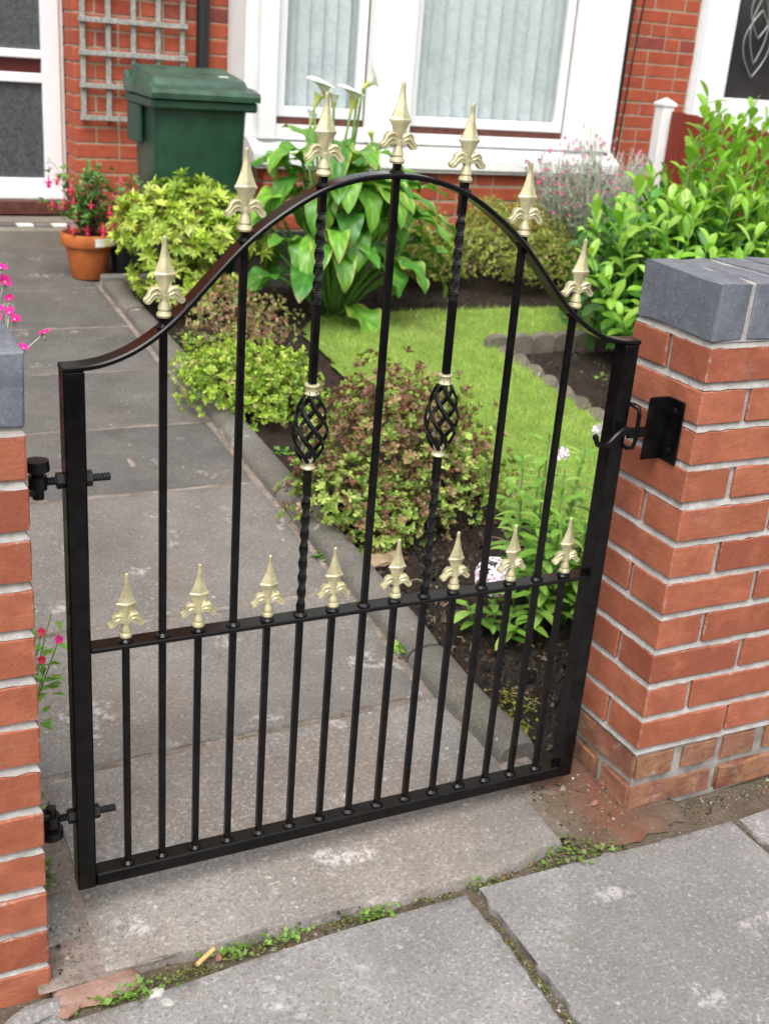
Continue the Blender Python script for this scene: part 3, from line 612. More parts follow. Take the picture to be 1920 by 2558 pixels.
def finial_mesh():
    b = MB(); hd = .115/473
    # base ring and bell neck
    b.lathe([(.0062, 0), (.0102, .0005), (.0114, .0035), (.0104, .0072), (.0086, .0085), (.0082, .0095), (.0092, .012), (.0088, .015), (.0068, .021), (.0056, .026), (.0062, .030), (.0056, .034)], (0, 0, 0), 16)
    # spear blade: rectangular sections, concave taper, ridge at the widest place
    st = [(.030, .0048, .0042), (.036, .0082, .0050), (.042, .0098, .0056), (.050, .0112, .0062), (.0575, .0142, .0072), (.0600, .0168, .0082), (.0625, .0168, .0082), (.0640, .0150, .0072), (.070, .0124, .0064), (.078, .0094, .0054), (.088, .0064, .0042), (.098, .0045, .0034), (.108, .0034, .0028), (.1105, .0036, .0034), (.114, .0030, .0030), (.1155, .0012, .0012)]
    V = []; 
    for z, w_, d in st:
        for (x, y) in ((-w_, -.25*d), (-.25*w_, -d), (0, -d*1.12), (.25*w_, -d), (w_, -.25*d), (w_, .25*d), (.25*w_, d), (0, d*1.12), (-.25*w_, d), (-w_, .25*d)): V.append((x, y, z))
    n = 10; F = [(i*n+k, i*n+(k+1) % n, (i+1)*n+(k+1) % n, (i+1)*n+k) for i in range(len(st)-1) for k in range(n)]+[tuple(range(n-1, -1, -1)), tuple((len(st)-1)*n+k for k in range(n))]
    b.addm(V, F)
    for s in (-1, 1):   # ribbed curling leaf each side
        up_ = [(.0005, .0345), (.0065, .0405), (.0120, .0438), (.0172, .0435), (.0212, .0398), (.0226, .0345), (.0262, .0300), (.0300, .0272)]
        lo_ = [(.0035, .0255), (.0085, .0285), (.0130, .0290), (.0168, .0262), (.0200, .0222), (.0232, .0200), (.0268, .0202), (.0300, .0228)]
        V = []
        for (xu, zu_), (xl, zl_) in zip(up_, lo_):
            for y in (-.0048, .0048): V += [(s*xl, y, zl_), (s*xu, y, zu_)]
        F = []
        for i in range(7):
            a, c = i*4, (i+1)*4; F += [(a, a+1, c+1, c), (a+2, a+3, c+3, c+2), (a, a+2, c+2, c), (a+1, a+3, c+3, c+1)]
        b.addm(V, F+[(0, 1, 3, 2), (28, 29, 31, 30)])
        mid_ = [(.45*u[0]+.55*l[0], .45*u[1]+.55*l[1]) for u, l in zip(up_, lo_)]
        rr = np.array([.5, .9, 1.1, 1.1, 1, .9, .8, .6])
        b.tube([(s*x, 0, z-.0012) for x, z in up_], rr*.0031, 8, True, (2.1, .9))
        b.tube([(s*x, 0, z) for x, z in mid_], rr*.0026, 8, True, (2.5, .8))
    return b.mesh('finial', 'gold', (0, 0, 0), 24)
FM = finial_mesh()
def collar(x, z, parent):
    b = MB(); b.lathe([(.0085, -.0090), (.0118, -.0085), (.0125, -.0065), (.0112, -.0045), (.0100, -.003), (.0100, .003), (.0112, .0045), (.0125, .0065), (.0118, .0085), (.0085, .0090)], (x, YB, z), 18); return b.build('collar', 'gold', parent, 50)
for i in range(15):
    x = -.984+.0591*i; b = MB()
    if i % 2:      # long bar to the arch
        top = archz(x-GX)+.004; ft = top+.0175
        if i in (5, 9):
            zu, zl = .7500+(.004 if i == 9 else 0), .6275+(.002 if i == 9 else 0)
            sqbar(b, x, GZ+.024, .575, (.36, .575, 4*math.pi)) if False else None
            sqbar(b, x, GZ+.024, .3475); sqbar(b, x, .3475, zl, (.365, .575, 4*math.pi)); sqbar(b, x, zu, ft, (.885, 1.02, 3*math.pi))
        else: sqbar(b, x, GZ+.024, ft)
        weld(b, x, top+.0015)
        weld(b, x, .355)
        fz = ft-.001
    else:
        sqbar(b, x, GZ+.024, .365); weld(b, x, .355); fz = .3625
    weld(b, x, GZ+.0252)
    bar = b.build('bar', 'black', gate)
    link('finial', FM, gate, (x+rng.normal(0, .0006), YB, fz), (R(rng.normal(0, .8)), R(rng.normal(0, .8)), R(rng.normal(0, 2.))), 1. if i % 2 else .955)
    if i in (5, 9):
        bk = MB(); h = zu-zl
        for k in range(6):      # flat strips spiralling round the cage
            t = np.linspace(0, 1, 30); rad = .005+.0215*np.sin(math.pi*np.clip(t, 0, 1)**.9)**.85; a = 2*math.pi*(k+.15)/6-t*math.pi*1.15
            q = np.c_[x+rad*np.cos(a), YB+rad*np.sin(a), zl+h*t]; T = unit(np.gradient(q, axis=0)); rd = np.c_[np.cos(a), np.sin(a), 0*a]; sd_ = unit(np.cross(T, rd)); V = []
            for p_, r_, s_ in zip(q, rd, sd_): V += [p_+s_*.0040+r_*.0014, p_+r_*.0034, p_-s_*.0040+r_*.0014, p_-r_*.0022]
            bk.addm(V, [(i_*4+j, i_*4+(j+1) % 4, i_*4+4+(j+1) % 4, i_*4+4+j) for i_ in range(29) for j in range(4)]+[(0, 1, 2, 3), (116, 117, 118, 119)])
        bk.lathe([(.003, zl), (.0062, zl+.004), (.0055, zl+.014), (.002, zl+.02)], (x, YB, 0), 8); bk.lathe([(.002, zu-.02), (.0055, zu-.014), (.0062, zu-.004), (.003, zu)], (x, YB, 0), 8)
        bo = bk.build('basket', 'black', gate, 40)
        collar(x, zu, gate); collar(x, zl, gate)
# hinge bolts through the left stile
def bolt(z, parent):
    b = MB(); zs = np.linspace(-1.098, -1.004, 60); r_ = .0062+.0006*np.sin(np.arange(60)*2.1)
    b.tube(np.c_[zs, 0*zs+.1135, 0*zs+z], r_, 8)
    for xx in (XL-.0105, XL+.0308): b.tube([(xx, .1135, z), (xx+.010, .1135, z)], .0125, 6)
    b.lathe([(.006, -.011), (.0135, -.010), (.0135, .010), (.006, .011)], (-1.108, .1135, z), 14)
    return b.build('hinge_eye_bolt', 'black_rough', parent, 40)
bolt(.634, gate); bolt(.042, gate)
# latch staple welded to the right stile
b = MB(); xs_ = -.0735
b.tube([(xs_+.001, YF+.014, .690), (xs_-.002, YF-.006, .692), (xs_+.004, YF-.016, .688), (xs_+.006, YF-.018, .676), (xs_+.006, YF-.018, .628), (xs_+.004, YF-.016, .614), (xs_-.002, YF-.006, .611), (xs_+.001, YF+.014, .613)], .0040, 8)
b.build('latch_staple', 'black', gate, True)
# hinge pins fixed to the left pillar, latch bracket fixed to the right one
for z, s, lab in ((.634, 1, 'upper black hinge pin on the left brick pillar'), (.042, -1, 'lower black hinge pin on the left brick pillar near the ground')):
    t = thing('hinge_pin', lab, 'hinge', (-1.138, .1135, z), 'gate hinge pins')
    MB().lathe([(.006, -.026), (.0085, -.025), (.0085, .012), (.0085, .018*1), (.0175, .0185), (.0180, .0215), (.0165, .034), (.006, .035)] if s > 0 else [(.006, -.033), (.0185, -.032), (.0185, -.018), (.0085, -.0175), (.0085, .025), (.006, .026)], (-1.108, .1135, z), 14).build('pin', 'black_rough', t, 40)
    MB().box(-1.1425, -1.112, .1035, .1235, z-.013*s-.005, z-.013*s+.005, .001).build('shank', 'black_rough', t)
t = thing('latch_bracket', 'black steel latch hook bracket screwed to the right brick pillar', 'latch', (0, .06, .59))
MB().box(-.0045, -.001, .036, .082, .588, .707, .0012).build('wall_flange', 'black', t)
MB().box(-.047, -.0046, .079, .0825, .588, .707, .0015).build('front_flange', 'black', t)
for zz in (.612, .686):
    MB().lathe([(.0060, 0), (.0058, -.0018), (.0035, -.0028), (.001, -.0026)], (-.0047, .058, zz), 12, 'x').build('screw', 'black_rough', t, 40)
b = MB(); b.box(-.088, -.0475, .0755, .0805, .6335, .6535, .001)
b.build('arm', 'black', t)
b = MB(); b.tube([(-.086, .078, .647), (-.098, .077, .648), (-.112, .076, .638), (-.126, .075, .626), (-.140, .075, .6235), (-.152, .075, .629), (-.1575, .075, .640)], [.0088, .008, .0066, .0060, .0056, .0052, .0050], 8, True, (.7, 1.)); b.lathe([(.001, -.006), (.0048, -.004), (.006, 0), (.0048, .004), (.001, .006)], (-.1582, .075, .642), 10)
b.tube([(-.082, .0745, .643), (-.082, .0705, .643)], .007, 10); b.build('hook', 'black', t, 40)

# ================================================================== HOUSE
HY, BY = 4.575, 4.20
GH = zgar(0, HY)
house = thing('house', 'red brick house front with white bay window and white glazed door', 'house', (1.2, HY, GH-.1))
XC = -.125      # corner of the door recess
wb = MB()
wb.box(XC+.005, .80, HY+.004, HY+.21, GH-.3, 5.6)
wb.box(2.70, 3.655, HY+.004, HY+.21, GH-.3, 5.6)
wb.box(-4, XC-.9, HY+.004, HY+.21, GH-.3, 5.6); wb.box(XC-.9, XC+.005, HY+.004, HY+.21, 2.5, 5.6)
wb.box(4.75, 9, HY+.004, HY+.21, GH-.3, 5.6); wb.box(3.655, 4.75, HY+.004, HY+.21, 2.5, 5.6)
wb.box(.80, 2.70, HY+.004, HY+.21, 2.6, 5.6)
wb.build('wall_core', 'mortar_house', house)
rm = MB(); rm.box(-4, 9, 9.4, 9.5, -.3, 5.6); rm.box(-4, -3.9, HY+.22, 9.4, -.3, 5.6); rm.box(8.9, 9, HY+.22, 9.4, -.3, 5.6); rm.box(-4, 9, HY+.22, 9.4, 5.5, 5.6); rm.box(-3.9, 8.9, HY+.9, HY+.95, -.3, 5.5); rm.box(.84, .9, BY+.3, HY+.9, 0, 3); rm.box(2.6, 2.66, BY+.3, HY+.9, 0, 3)
rm.build('inner_walls', 'room', house)
nb = 0
def hbrick(x, y, z, rz, dark=False, sx=1.):
    global nb
    j = rng.normal(0, 1, 4); link('brick', HB['brick_dark' if dark else 'brick_house'][nb % 3], house, (x+j[0]*.001, y+j[1]*.001, z+j[2]*.0008), (R(j[3]*.2), 0, rz+(math.pi if nb % 2 else 0)), (sx, 1, 1)); nb += 1
def course_wall(x0, x1, y, z0, z1, pitch, corner=False, dark_p=.06, closer=False):
    z = z0; c = 0
    while z < z1:
        if corner:   # corner bricks turn alternately into the door recess
            if c % 2: hbrick(x0+.05125, y+.1075, z+.0375, R(90)); x = x0+.1125
            else: hbrick(x0+.1075, y+.05125, z+.0375, 0); hbrick(x0+.1075, y+.16375, z+.0375, 0); x = x0+.225
        else: x = x0+(-.11 if c % 2 else 0.)
        k = c
        while x < x1-.02:
            hd_ = (k % 3 == 1); L = .1025 if hd_ else .215
            xa, xb = max(x, x0), min(x+L, x1)
            if xb-xa > .03:
                hbrick((xa+xb)/2, y+.05125, z+.0375, 0, rng.uniform() < dark_p, (xb-xa)/.215)
            x += L+.01; k += 1
        z += pitch; c += 1
course_wall(XC, .79, HY, .305-.15, 1.75, .0750, True, .05)
course_wall(2.74, 3.655, HY, .655, 1.75, .0750, False, .1)
course_wall(.735, 2.80, BY, .318, .63, .0805, False, .02)
# the rest of the brickwork, out of the photograph's frame
sb = MB()
for (x0, x1, z0, z1) in ((XC, .79, 1.81, 3.2), (2.74, 3.655, 1.78, 3.2), (-2.6, -1.03, .3, 3.2), (4.76, 6., .3, 3.2)):
    z = z0; c = 0
    while z < z1:
        x = x0-(.11 if c % 2 else 0)
        while x < x1-.02:
            xa, xb = max(x, x0), min(x+.215, x1)
            if xb-xa > .03: sb.box(xa, xb, HY, HY+.1, z, z+.065)
            x += .225
        z += .075; c += 1
o = sb.build('brickwork', 'brick_far', house); o['kind'] = 'stuff'
# bay: base, plinth, surround, sill
MB().box(.738, 2.80, BY+.005, HY, GH-.25, .64).build('bay_core', 'mortar_house', house)
MB().box(.728, 2.812, BY-.012, HY-.002, GH-.3, .312, .006).build('plinth', 'plinth', house)
def prof_x(prof, x0, x1, mat, name, cut=0.):
    n = len(prof); V = [(x0, y, z) for y, z in prof]+[(x1, y, z) for y, z in prof]
    F = [(k, (k+1) % n, n+(k+1) % n, n+k) for k in range(n)]+[tuple(range(n-1, -1, -1)), tuple(n+k for k in range(n))]
    return MB().addm(V, F).build(name, mat, house)
prof_x([(BY-.05, .648), (BY-.05, .70), (BY-.043, .708), (BY+.055, .765), (HY, .765), (HY, .648)], .66, 2.88, 'white', 'window_sill')
prof_x([(BY-.035, .628), (BY-.035, .6475), (HY, .6475), (HY, .628)], .675, 2.865, 'greywhite', 'sill_drip')
MB().box(.70, .792, BY, HY-.003, .7655, 3.1, .006).build('bay_pillar', 'white', house)
MB().box(.652, .70, BY+.09, HY-.004, .766, 3.1, .004).build('bay_pilaster', 'white', house)
MB().box(1.296, 1.535, BY-.012, BY+.2, .7655, 3.1, .008).build('bay_pillar', 'white', house)
MB().box(2.534, 2.846, BY, HY-.003, .7655, 3.1, .006).build('bay_pillar', 'white', house)
MB().box(2.70, 2.872, BY+.06, HY-.0035, .767, 3.1, .02).build('bay_pilaster', 'white', house)
MB().box(.70, 2.846, BY-.002, HY-.005, 2.45, 3.102, .006).build('bay_lintel', 'white', house)
def window(x0, x1, z0, z1, y):
    f = MB(); f.box(x0, x0+.045, y, y+.06, z0, z1, .004).box(x1-.045, x1, y, y+.06, z0, z1, .004).box(x0+.045, x1-.045, y+.001, y+.059, z0, z0+.05, .004).box(x0+.045, x1-.045, y+.001, y+.059, z1-.05, z1, .004)
    wn = f.build('window', 'upvc', house)
    MB().box(x0+.045, x1-.045, y+.025, y+.031, z0+.05, z1-.05).build('pane', 'glass', wn)
    MB().box(x0-.004, x1+.004, y+.006, y+.07, z0-.035, z0, .002).build('timber_sub_sill', 'brownwood', wn)
    for xx, sgn in ((x0-.012, 1), (x1, 1)): MB().box(xx, xx+.012, y+.015, y+.07, z0-.035, z1, .0).build('timber_edge', 'brownwood', wn)
    MB().box(x0-.012, x1+.012, y-.03, y+.09, .766, z0-.0355, .002).build('apron', 'white', wn)
    return wn
window(.806, 1.2835, .872, 2.44, BY+.05); window(1.5475, 2.521, .855, 2.44, BY+.05)
# vertical blinds
def blind(x0, x1, lab):
    t = thing('window_blind', lab, 'blind', ((x0+x1)/2, BY+.2, .9), 'vertical blinds in the bay window'); n = int((x1-x0)/.088); 
    me = None
    for i in range(n+1):
        x = x0+(x1-x0)*(i+.5)/(n+1)
        if me is None:
            zs = [.0, 1.52]; V = []; k = 5
            for zz in zs:
                for j in range(k):
                    u = -1+2*j/(k-1); V.append((u*.056, .010*(1-u*u), zz))
            me = fast('slat', V, [(j, j+1, k+j+1, k+j) for j in range(k-1)], 'blind', True)
        link('slat', me, t, (x, BY+.135, .90), (0, 0, R(-30+rng.normal(0, 9))))
blind(.83, 1.27, 'grey white vertical blind behind the narrow left pane'); blind(1.57, 2.5, 'grey white vertical blind behind the wide right pane')
# front door, set back in its recess
DY = HY+.205
def rect_frame(b, x0, x1, z0, z1, y0, y1, w_): b.box(x0, x0+w_, y0, y1, z0, z1, .003).box(x1-w_, x1, y0, y1, z0, z1, .003).box(x0+w_, x1-w_, y0+.001, y1-.001, z0, z0+w_, .003).box(x0+w_, x1-w_, y0+.001, y1-.001, z1-w_, z1, .003)
b = MB(); X0 = -1.02; b.box(X0, X0+.09, DY, DY+.07, .40, 2.5, .004).box(-.236, -.147, DY, DY+.07, .40, 2.5, .004)
b.box(X0+.09, -.236, DY+.002, DY+.066, .40, .478, .004); b.box(X0+.09, -.236, DY+.002, DY+.066, .938, .984, .004); b.box(X0+.09, -.236, DY+.002, DY+.066, 1.052, 1.092, .004); b.box(-.62, -.55, DY+.001, DY+.067, .478, .938, .004)
door = b.build('door', 'upvc', house); door['label'] = 'white glazed front door with grey obscure glass at left'
MB().box(X0+.09, -.62, DY+.03, DY+.036, .478, .938).build('pane', 'obscure', door); MB().box(-.55, -.236, DY+.03, DY+.036, .478, .938).build('pane', 'obscure', door); MB().box(X0+.09, -.236, DY+.03, DY+.036, 1.092, 2.45).build('pane', 'obscure', door)
MB().box(X0+.09, -.236, DY+.03, DY+.037, .984, 1.052).build('mid_panel', 'redglass', door)
MB().box(-.147, -.127, DY+.012, DY+.07, .36, 2.5).build('frame_edge', 'greywhite', door)
MB().box(X0, -.147, DY-.02, DY+.07, .377, .3995, .003).build('door_sill', 'upvc', door)
MB().box(-1.1, XC-.004, DY-.07, DY+.05, .305, .376, .005).build('timber_threshold', 'brownwood', house)
MB().box(-1.2, XC-.002, HY-.02, DY-.071, .2, .300, .004).build('door_tread', 'step', house)
st_ = MB().box(-1.5, -.06, 4.43, HY+.0, .1, .287, .016).build('step', 'step', house)
for i in range(12):
    x = -1.2+i*.085
    MB().box(x, x+.078, 4.455, 4.53, .287, .2945, .002).build('step_tile', 'greywhite' if i % 2 else 'kerb', house)
# neighbour's door at the right
b = MB(); rect_frame(b, 3.665, 4.72, .35, 2.5, HY+.03, HY+.10, .052); b.box(3.735, 3.98, HY+.05, HY+.11, .402, 2.44, .004).box(4.40, 4.66, HY+.05, HY+.11, .402, 2.44, .004).box(3.98, 4.40, HY+.051, HY+.109, .402, 1.09, .004)
d2 = b.build('door', 'upvc', house); d2['label'] = 'white door with dark leaded glass behind the laurel at right'
MB().box(3.717, 3.735, HY+.06, HY+.1, .402, 2.448).build('draught_strip', 'pipe', d2)
MB().box(3.98, 4.40, HY+.075, HY+.085, 1.09, 2.44).build('pane', 'darkglass', d2)
cm = MB(); yy = HY+.072
for s in (-1, 1):
    for (w_, z0, z1) in ((.11, 1.22, 1.62), (.07, 1.30, 1.72), (.09, 1.45, 1.8)):
        tt = np.linspace(0, 1, 24); cm.tube(np.c_[4.19+s*w_*np.sin(math.pi*tt), 0*tt+yy, z0+(z1-z0)*tt], .0035, 5)
cm.build('lead_came', 'lead', d2, True)
MB().box(3.64, 3.6648, HY-.008, HY+.1, .35, 2.5, .003).build('door_sealant', 'greywhite', house)
# downpipe and cables
b = MB(); b.tube([(.508, HY-.05, .15), (.508, HY-.05, 3.2)], .033, 14); b.lathe([(.033, 0), (.04, .003), (.04, .07), (.033, .073)], (.508, HY-.05, 1.9), 14); b.build('downpipe', 'pipe', house, 40)
for k, (xa, xb, r_) in enumerate(((3.125, 3.105, .0065), (3.145, 3.118, .0045), (3.205, 3.15, .0045))):
    zz = np.linspace(.45, 3.0, 30); tt = np.clip((zz-.6)/1.0, 0, 2.2)
    MB().tube(np.c_[xb+(xa-xb)*tt+.004*np.sin(zz*7+k), 0*zz+HY-.008, zz], r_, 6).build('cable', 'pipe', house, True)
# trellis
t = thing('trellis', 'weathered grey wooden trellis on the brick wall behind the bin', 'trellis', (.165, HY-.03, .79))
for i in range(5):
    x = -.082+.1235*i; MB().box(x-.0125, x+.0125, HY-.028, HY-.010, .79, 2.15, .002, None, .0006).build('upright_slat', 'trellis', t)
for i in range(9):
    z = .805+.1495*i; MB().box(-.103, .434, HY-.046, HY-.0285, z-.0125, z+.0125, .002, None, .0006).build('cross_slat', 'trellis', t)
# white post and red fence
t = thing('fence_post', 'white painted post with pointed cap beside the red fence', 'post', (3.165, 4.22, zgar(3, 4.2)))
MB().box(3.162, 3.242, 4.18, 4.26, zgar(3, 4.2)-.1, 1.035, .004).build('shaft', 'white', t)
MB().addm([(3.154, 4.172, 1.036), (3.25, 4.172, 1.036), (3.25, 4.268, 1.036), (3.154, 4.268, 1.036), (3.154, 4.172, 1.050), (3.25, 4.172, 1.050), (3.25, 4.268, 1.050), (3.154, 4.268, 1.050), (3.202, 4.22, 1.082)], [(3, 2, 1, 0), (0, 1, 5, 4), (1, 2, 6, 5), (2, 3, 7, 6), (3, 0, 4, 7), (4, 5, 8), (5, 6, 8), (6, 7, 8), (7, 4, 8)]).build('cap', 'white', t)
t = thing('garden_fence', 'red stained wooden fence panel running from the white post', 'fence', (3.2, 3.3, .1))
for i in range(16):
    y = 4.155-.112*i
    MB().box(3.200+.004*(i % 2), 3.220+.004*(i % 2), y-.110, y, zgar(3.2, y)+.02, 1.012-.006*i, .003).build('board', 'fence', t)

# ------------------------------------------------------------------ wheelie bin
def wheelie():
    x0, x1, y0, y1 = -.004, .444, 3.56, 4.03; zg = zgar(0, 3.8); zt = .962
    t = thing('wheelie_bin', 'dark green plastic wheelie bin by the trellis', 'bin', ((x0+x1)/2, (y0+y1)/2, zg))
    b = bmesh.new(); lv = [(zg+.02, .86, .72), (zg+.12, .875, .74), (.45, .925, .85), (.60, .935, .88), (.605, .945, .885), (.90, .985, .97), (zt-.02, 1., .99), (zt, 1., .99)]
    rings = []
    for z, sx, sy in lv:
        cx = (x0+x1)/2; hw = (x1-x0)/2*sx*.93; ya, yb = y0+.03+(1-sy)*.12, y1-.06-(1-sy)*.05; cr = .035; ring = []
        for (ox, oy, a0) in ((hw-cr, yb-cr, 0), (-hw+cr, yb-cr, 90), (-hw+cr, ya+cr, 180), (hw-cr, ya+cr, 270)):
            for k in range(5):
                a = R(a0+k*22.5); ring.append(b.verts.new((cx+ox+cr*math.cos(a)-WL[t.name][0], oy+cr*math.sin(a)-WL[t.name][1], z-WL[t.name][2])))
        rings.append(ring)
    n = len(rings[0])
    for r1, r2 in zip(rings, rings[1:]):
        for k in range(n): b.faces.new((r1[k], r1[(k+1) % n], r2[(k+1) % n], r2[k]))
    b.faces.new(rings[0][::-1]); b.faces.new(rings[-1]); me = bpy.data.meshes.new('body'); bmesh.ops.recalc_face_normals(b, faces=b.faces[:]); b.to_mesh(me); b.free(); me.materials.append(M['bin'])
    me.polygons.foreach_set('use_smooth', np.ones(len(me.polygons), bool)); me.set_sharp_from_angle(angle=R(35)); link('body', me, t, WL[t.name])
    MB().box(x0-.012, x1+.012, y0-.012, y1-.02, zt-.035, zt+.006, .008).build('rim', 'bin', t)
    # lid: front lip, raised panel, rising to the hinge at the back
    L = MB(); xa, xb = x0-.016, x1+.016; ya = y0-.03
    pr = [(ya, zt+.008), (ya-.004, zt+.030), (ya+.004, zt+.046), (ya+.055, zt+.056), (ya+.085, zt+.060), (ya+.105, zt+.086), (ya+.17, zt+.096), (ya+.38, zt+.118), (y1-.10, zt+.126), (y1-.04, zt+.122), (y1-.01, zt+.095), (y1-.012, zt+.06), (y1-.06, zt+.012)]
    sec = [(0, 0, 1), (.02, .006, 1), (.05, .010, .4), (.07, .012, .0)]
    n = len(pr); us = [0, .012, .05, .075, .5, .925, .95, .988, 1]; V = []
    for u in us:
        x = xa+(xb-xa)*u; e = min(u, 1-u)
        for j, (y, z) in enumerate(pr):
            zz = z
            if 5 <= j <= 9 and e < .06: zz = min(z, zt+.062+.10*max(0, (y-(ya+.3)))*.35)
            if e < .005: zz = min(zz, zt+.045+(.05 if j in (8, 9) else 0)) if j not in (0, 12) else zz
            V.append((x, y, zz))
    F = [(i*n+k, i*n+(k+1) % n, (i+1)*n+(k+1) % n, (i+1)*n+k) for i in range(len(us)-1) for k in range(n)]+[tuple(range(n-1, -1, -1)), tuple((len(us)-1)*n+k for k in range(n))]
    lid = L.addm(V, F).build('lid', 'bin_lid', t, 30)
    MB().box(x0+.33, x0+.37, ya+.16, ya+.19, zt+.0975, zt+.102).build('sticker', 'label', lid)
    MB().tube([(x0+.0, y1-.03, zt+.02), (x0+.01, y1+.035, zt+.05), (x0+.06, y1+.05, zt+.055), (x1-.06, y1+.05, zt+.055), (x1-.01, y1+.035, zt+.05), (x1, y1-.03, zt+.02)], .016, 8).build('handle', 'bin', t, True)
    for xx in (x0-.02, x1-.03):
        MB().lathe([(.03, 0), (.10, .004), (.105, .025), (.10, .046), (.03, .05)], (xx, y1-.06, zg+.104), 20, 'x').build('wheel', 'rubber', t, 40)
    MB().box(x0-.008, x0+.012, y1-.26, y1-.05, zt-.20, zt-.036, .006).build('side_bracket', 'bin', t)
wheelie()

# ------------------------------------------------------------------ terracotta pot and fuchsia
PX, PY_ = -.215, 3.90; PZ = zpath(PX, PY_)+.002
t = thing('flower_pot', 'terracotta pot with a paper label on its rim, on the path', 'pot', (PX, PY_, PZ))
MB().lathe([(.072, 0), (.076, .004), (.104, .148), (.100, .150)], (PX, PY_, PZ), 28).build('pot_body', 'terracotta', t, 40)
MB().lathe([(.098, .146), (.119, .147), (.1225, .152), (.1245, .200), (.122, .204), (.112, .204), (.108, .19), (.098, .17)], (PX, PY_, PZ), 32).build('rim', 'terracotta', t, 40)
MB().lathe([(.02, .184), (.108, .186), (.106, .17)], (PX, PY_, PZ), 20).build('potting_soil', 'soil', t)
def wrap(r_, a0, a1, z0, z1, mat, nm, par):
    a = np.linspace(a0, a1, 10); V = [(PX+r_*math.cos(q), PY_+r_*math.sin(q), PZ+zz) for zz in (z0, z1) for q in a]+[(PX+(r_-.0015)*math.cos(q), PY_+(r_-.0015)*math.sin(q), PZ+zz) for zz in (z0, z1) for q in a]
    MB().addm(V, [(k, k+1, 11+k, 10+k) for k in range(9)]+[(20+k, 30+k, 31+k, 21+k) for k in range(9)]).build(nm, mat, par)
wrap(.1255, R(272), R(328), .158, .195, 'label', 'paper_label', t); wrap(.1262, R(290), R(309), .160, .193, 'label2', 'yellow_print', t)
t = thing('fuchsia_plant', 'fuchsia with drooping pink and red flowers in the terracotta pot', 'plant', (PX, PY_, PZ+.186))
tips = [np.array([PX, PY_, PZ+.19])+np.array([rng.normal(0, .095), rng.normal(0, .085), rng.uniform(.07, .30)]) for _ in range(52)]
twigs(t, (PX, PY_, PZ+.18), tips, .0026, 'stems', 'bark', 1.)
C_, A_ = [], []
for q in tips:
    for f_ in np.linspace(.25, 1, 7): C_.append(np.array([PX, PY_, PZ+.19])*(1-f_)+q*f_+rng.normal(0, .014, 3)+[0, 0, .03*math.sin(f_*3.1)]); A_.append([*rng.normal(0, .5, 2), 1])
p_, d_, u_ = rosette(np.array(C_), np.array(A_), 5, 1.1, .3); n = len(p_)
crown(t, [leaves(p_, d_, u_, rng.uniform(.02, .036, n), rng.uniform(.011, .018, n), palette(n, [(.07, .18, .04), (.11, .26, .05), (.17, .32, .08), (.22, .30, .10)], [.35, .35, .2, .1]))], 'leaf', 'foliage')
def fl(c, s):
    b = MB(); c = np.array(c); b.tube([c+[0, 0, .03*s], c, c-[0, 0, .006*s]], [.0012*s, .0035*s, .006*s], 6)
    for k in range(4):
        a = k*1.57+rng.uniform(0, 1); b.tube([c, c+np.array([math.cos(a)*.010, math.sin(a)*.010, -.004])*s, c+np.array([math.cos(a)*.018, math.sin(a)*.018, .004])*s], [.003*s, .005*s, .001*s], 5, True, (1, .4))
    b.lathe([(.002*s, -.004*s), (.007*s, -.010*s), (.008*s, -.020*s), (.003*s, -.022*s)], c, 7); return b
for i in range(30):
    a = rng.uniform(0, 6.3); r_ = rng.uniform(.06, .17); z = rng.choice([rng.uniform(.05, .16), rng.uniform(.14, .27)])
    c = np.array([PX+r_*math.cos(a)*1.05, PY_-abs(r_*math.sin(a))*.9+.03, PZ+.19+z-.02])
    fl(c, rng.uniform(.6, 1.3)).build('flower', rng.choice(['fuchsia', 'fuchsia', 'magenta']), t, True)
t = thing('plastic_pot', 'small black plastic pot half hidden behind the terracotta pot', 'pot', (-.055, 3.93, zgar(0, 3.93)))
MB().lathe([(.04, .0), (.046, .003), (.058, .13), (.064, .132), (.064, .15), (.055, .15), (.05, .12)], (-.055, 3.93, zpath(-.05, 3.93)), 20).build('pot_body', 'rubber', t, 40)

# ================================================================== SHRUBS AND FLOWERS
def shrub(name, label, cat, base, lobes, k, tilt, tj, L, Wr, cols, wts, T=T_LEAF, mat='leaf', lump=.2, zmin=-.35, shell=(.72, 1.03), ls=3., stems=14, seed=1., jit=.13, mult=1.):
    t = thing(name, label, cat, base); parts = []; tips = []
    for li, lb_ in enumerate(lobes):
        c, rad, n = lb_[:3]; wt_ = lb_[3] if len(lb_) > 3 else wts
        P_, N_ = dome(int(n*mult), c, rad, zmin, lump, shell, rng, seed+li*3.7, ls); N_ = unit(N_+np.array([0, 0, .35])); tips += [P_[i]*.85+np.array(c)*.15 for i in range(0, len(P_), max(1, len(P_)//max(1, stems//len(lobes))))]
        p_, d_, u_ = rosette(P_, N_, k, tilt, tj); n_ = len(p_)
        Cc = palette(len(P_), cols, wt_, jit); Cc = np.repeat(Cc, k, 0)*(1+rng.normal(0, .16, (n_, 1))); dead = rng.uniform(0, 1, n_) < .018; Cc[dead] = np.array([.26, .15, .07])*rng.uniform(.5, 1.3, (dead.sum(), 1)); Cc = np.clip(Cc, .005, .9)
        Ls = rng.uniform(*L, n_)*np.repeat(rng.uniform(.65, 1.2, len(P_)), k); parts.append(leaves(p_, d_, u_, Ls, Ls*Wr*rng.uniform(.85, 1.15, n_), Cc, T))
    crown(t, parts, mat, 'foliage'); twigs(t, base, tips, .005); return t
